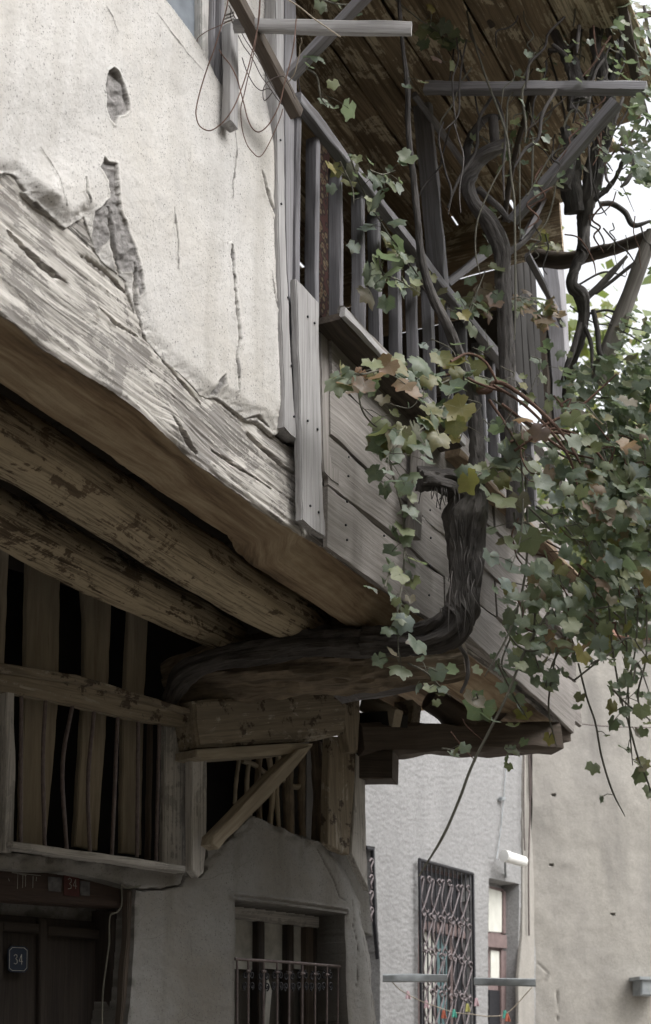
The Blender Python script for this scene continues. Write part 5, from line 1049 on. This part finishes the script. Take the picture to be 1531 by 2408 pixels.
# ---- dry tendrils and wires at the upper left
c2 = lambda x, y: (x/4.8+446.5, y/4.8)
def loose(name, label, cat, pts, y0, y1, r, mat, group):
    P = [Dp(*c2(*p), y0+(y1-y0)*i/(len(pts)-1)) for i, p in enumerate(pts)]; cable(name, label, cat, P, r, mat, group, n=max(30, 8*len(pts)))
gT = 'dry tendrils looping before the plaster'
loose('dry_tendril', 'dry tendril making the leftmost big loop, beyond the hanging post', 'tendril', [(430, -200), (430, 0), (400, 150), (330, 380), (270, 570), (200, 760), (130, 980), (80, 1180), (70, 1300), (110, 1420), (220, 1475), (340, 1410), (440, 1300), (520, 1160), (580, 1010), (640, 830), (690, 640), (740, 430), (780, 220), (795, 0), (800, -200)], 3.65, 3.75, .0022, 'cane', gT)
loose('dry_tendril', 'dry tendril sagging from the hanging post up to the pale rail', 'tendril', [(330, 560), (370, 625), (460, 740), (530, 880), (570, 1020), (610, 1170), (650, 1330), (700, 1440), (770, 1490), (860, 1440), (950, 1310), (1020, 1150), (1060, 980), (1110, 790), (1160, 580), (1185, 400), (1200, 215)], 3.75, 3.78, .0022, 'cane', gT)
loose('dry_tendril', 'dry tendril hanging in the lowest and narrowest loop', 'tendril', [(795, -100), (760, 350), (700, 700), (650, 900), (610, 1080), (575, 1230), (590, 1450), (640, 1620), (710, 1720), (780, 1770), (850, 1700), (950, 1500), (1020, 1330), (1050, 1230)], 3.8, 3.95, .0018, 'cane', gT)
loose('dry_tendril', 'pale tendril slanting above the rail end at the top', 'tendril', [(1000, -60), (1110, 0), (1240, 80), (1400, 210), (1531, 300), (1700, 420)], 3.7, 3.7, .0025, 'cable', gT)
loose('dry_tendril', 'short curly tendril below the pale rail next to the slanting strut', 'tendril', [(1255, 430), (1265, 480), (1240, 520), (1240, 600), (1215, 700), (1180, 830), (1120, 920)], 3.9, 4.0, .002, 'cable', gT)
loose('dry_tendril', 'thin forked tendril crossing the blue-grey window', 'tendril', [(80, 470), (100, 420), (200, 350), (310, 300), (420, 250), (470, 230)], 3.75, 3.75, .0015, 'cane', gT)
gW = 'dark wires tied to the pergola rafter'
loose('tie_wire', 'dark wire running straight along the underside of the rafter', 'wire', [(440, 60), (500, 180), (600, 400), (700, 560), (800, 720), (900, 920), (1000, 1090), (1060, 1200)], 3.85, 4.1, .0018, 'wire', gW)
loose('tie_wire', 'dark wire slung slackly below the rafter and knotted midway', 'wire', [(460, 120), (470, 220), (590, 490), (700, 650), (800, 850), (880, 960), (960, 1080), (1040, 1180)], 3.9, 4.15, .0018, 'wire', gW)
loose('tie_wire', 'dark wire looped round the rafter with a dangling end', 'wire', [(590, 650), (640, 800), (720, 950), (800, 1020), (880, 1000), (930, 1040), (845, 1135), (825, 1050), (850, 960), (930, 890), (1050, 860), (1100, 930), (1140, 1000), (1190, 1120)], 3.9, 4.02, .0018, 'wire', gW)
loose('tie_wire', 'dark wire following the balcony rail in front of the balusters', 'wire', [(1225, 850), (1240, 1000), (1290, 1180), (1360, 1370), (1450, 1500), (1531, 1600), (1800, 2000), (2150, 2500), (2500, 3050), (2800, 3500)], 4.3, 5.6, .0035, 'wire', gW)
# rug seen between the first balusters
def rug_mat():
    m, t, b, o = nt('patterned_rug'); n = N(t); v = n.node('ShaderNodeTexVoronoi'); n.set(v.inputs['Vector'], n.pos()); v.inputs['Scale'].default_value = 26
    n.set(b.inputs['Base Color'], n.ramp(v.outputs['Distance'], (.15, (.10, .04, .035)), (.3, (.22, .17, .11)), (.5, (.04, .03, .028)), (.7, (.09, .045, .04)))); b.inputs['Roughness'].default_value = 1; return m
rg = link('hanging_rug', slab_mesh('hanging_rug', [(740, 330), (776, 345), (774, 760), (738, 730)], W, -.35, .02, rug_mat(), vert, wob=3)); tag(rg, 'patterned red and tan rug hanging behind the first balusters', 'rug')

# =================================================================== TREES BEYOND
def tree(name, label, base, h, cr, nleaf, size, seed, col):
    R = random.Random(seed); t_ = thing(name, label, 'tree', base, 'trees beyond the vine'); b0 = np.array(base, float); fork = b0+np.array([.3, 0, h*.45])
    part('trunk', tube_mesh('trunk', [b0, b0+np.array([.1, .1, h*.2]), fork], [.2, .16, .12], M['treebark'], n=20, k=12, rough=.1), t_)
    clumps = []
    for k in range(16):
        a_ = R.random()*6.283; e = b0+np.array([math.cos(a_)*cr*R.uniform(.3, 1), math.sin(a_)*cr*R.uniform(.3, 1), h*R.uniform(.5, 1.0)]); clumps.append(e)
        part('branch', tube_mesh('branch', [fork, (fork+e)/2+np.array([R.uniform(-.2, .2), 0, .2]), e], [.07, .04, .012], M['treebark'], n=16, k=7, rough=.1), t_)
    VV, FF, U, b_ = [], [], [], 0; q4 = np.array([(0, 0, 0), (.5, .4, .1), (0, 1, 0), (-.5, .4, .1)])
    for k in range(nleaf):
        c = clumps[k % 16]; P = c+np.array([R.gauss(0, 1), R.gauss(0, 1), R.gauss(0, .8)])*cr*.22
        Rm = np.array(leaf_frame(R)); VV.append((q4*size*R.uniform(.6, 1.3))@Rm.T+P); U.append(np.c_[q4[:, 0], q4[:, 1]*.5, np.full(4, R.random())]); FF.append([b_, b_+1, b_+2, b_+3]); b_ += 4
    o = part('crown', new_mesh('crown', np.vstack(VV), np.array(FF), M[col], {'lf': np.vstack(U)}), t_); o['kind'] = 'stuff'
M['tl'] = leaf_mat('yellow_green_tree_leaf', (.12, .16, .05), (.16, .20, .08), (.22, .14, .05), .25, obj=False); M['tl2'] = leaf_mat('green_tree_leaf', (.06, .10, .045), (.10, .14, .07), (.18, .12, .05), .15, obj=False)
def gp(px, py, y): p = Dp(px, py, y); return (float(p[0]), float(p[1]), 0.)
tree('garden_tree', 'yellow-green tree beyond the balcony, its thin crown against the white sky', gp(1500, 1300, 17), 10.4, 1.9, 5200, .16, 3, 'tl')
tree('garden_tree', 'darker green tree standing low behind the beige wall', gp(1440, 1300, 21), 9.6, 2.8, 9000, .19, 4, 'tl2')
tree('garden_tree', 'small green tree glimpsed through the open end of the veranda', gp(1260, 1300, 19), 8.6, 1.4, 3000, .17, 6, 'tl')
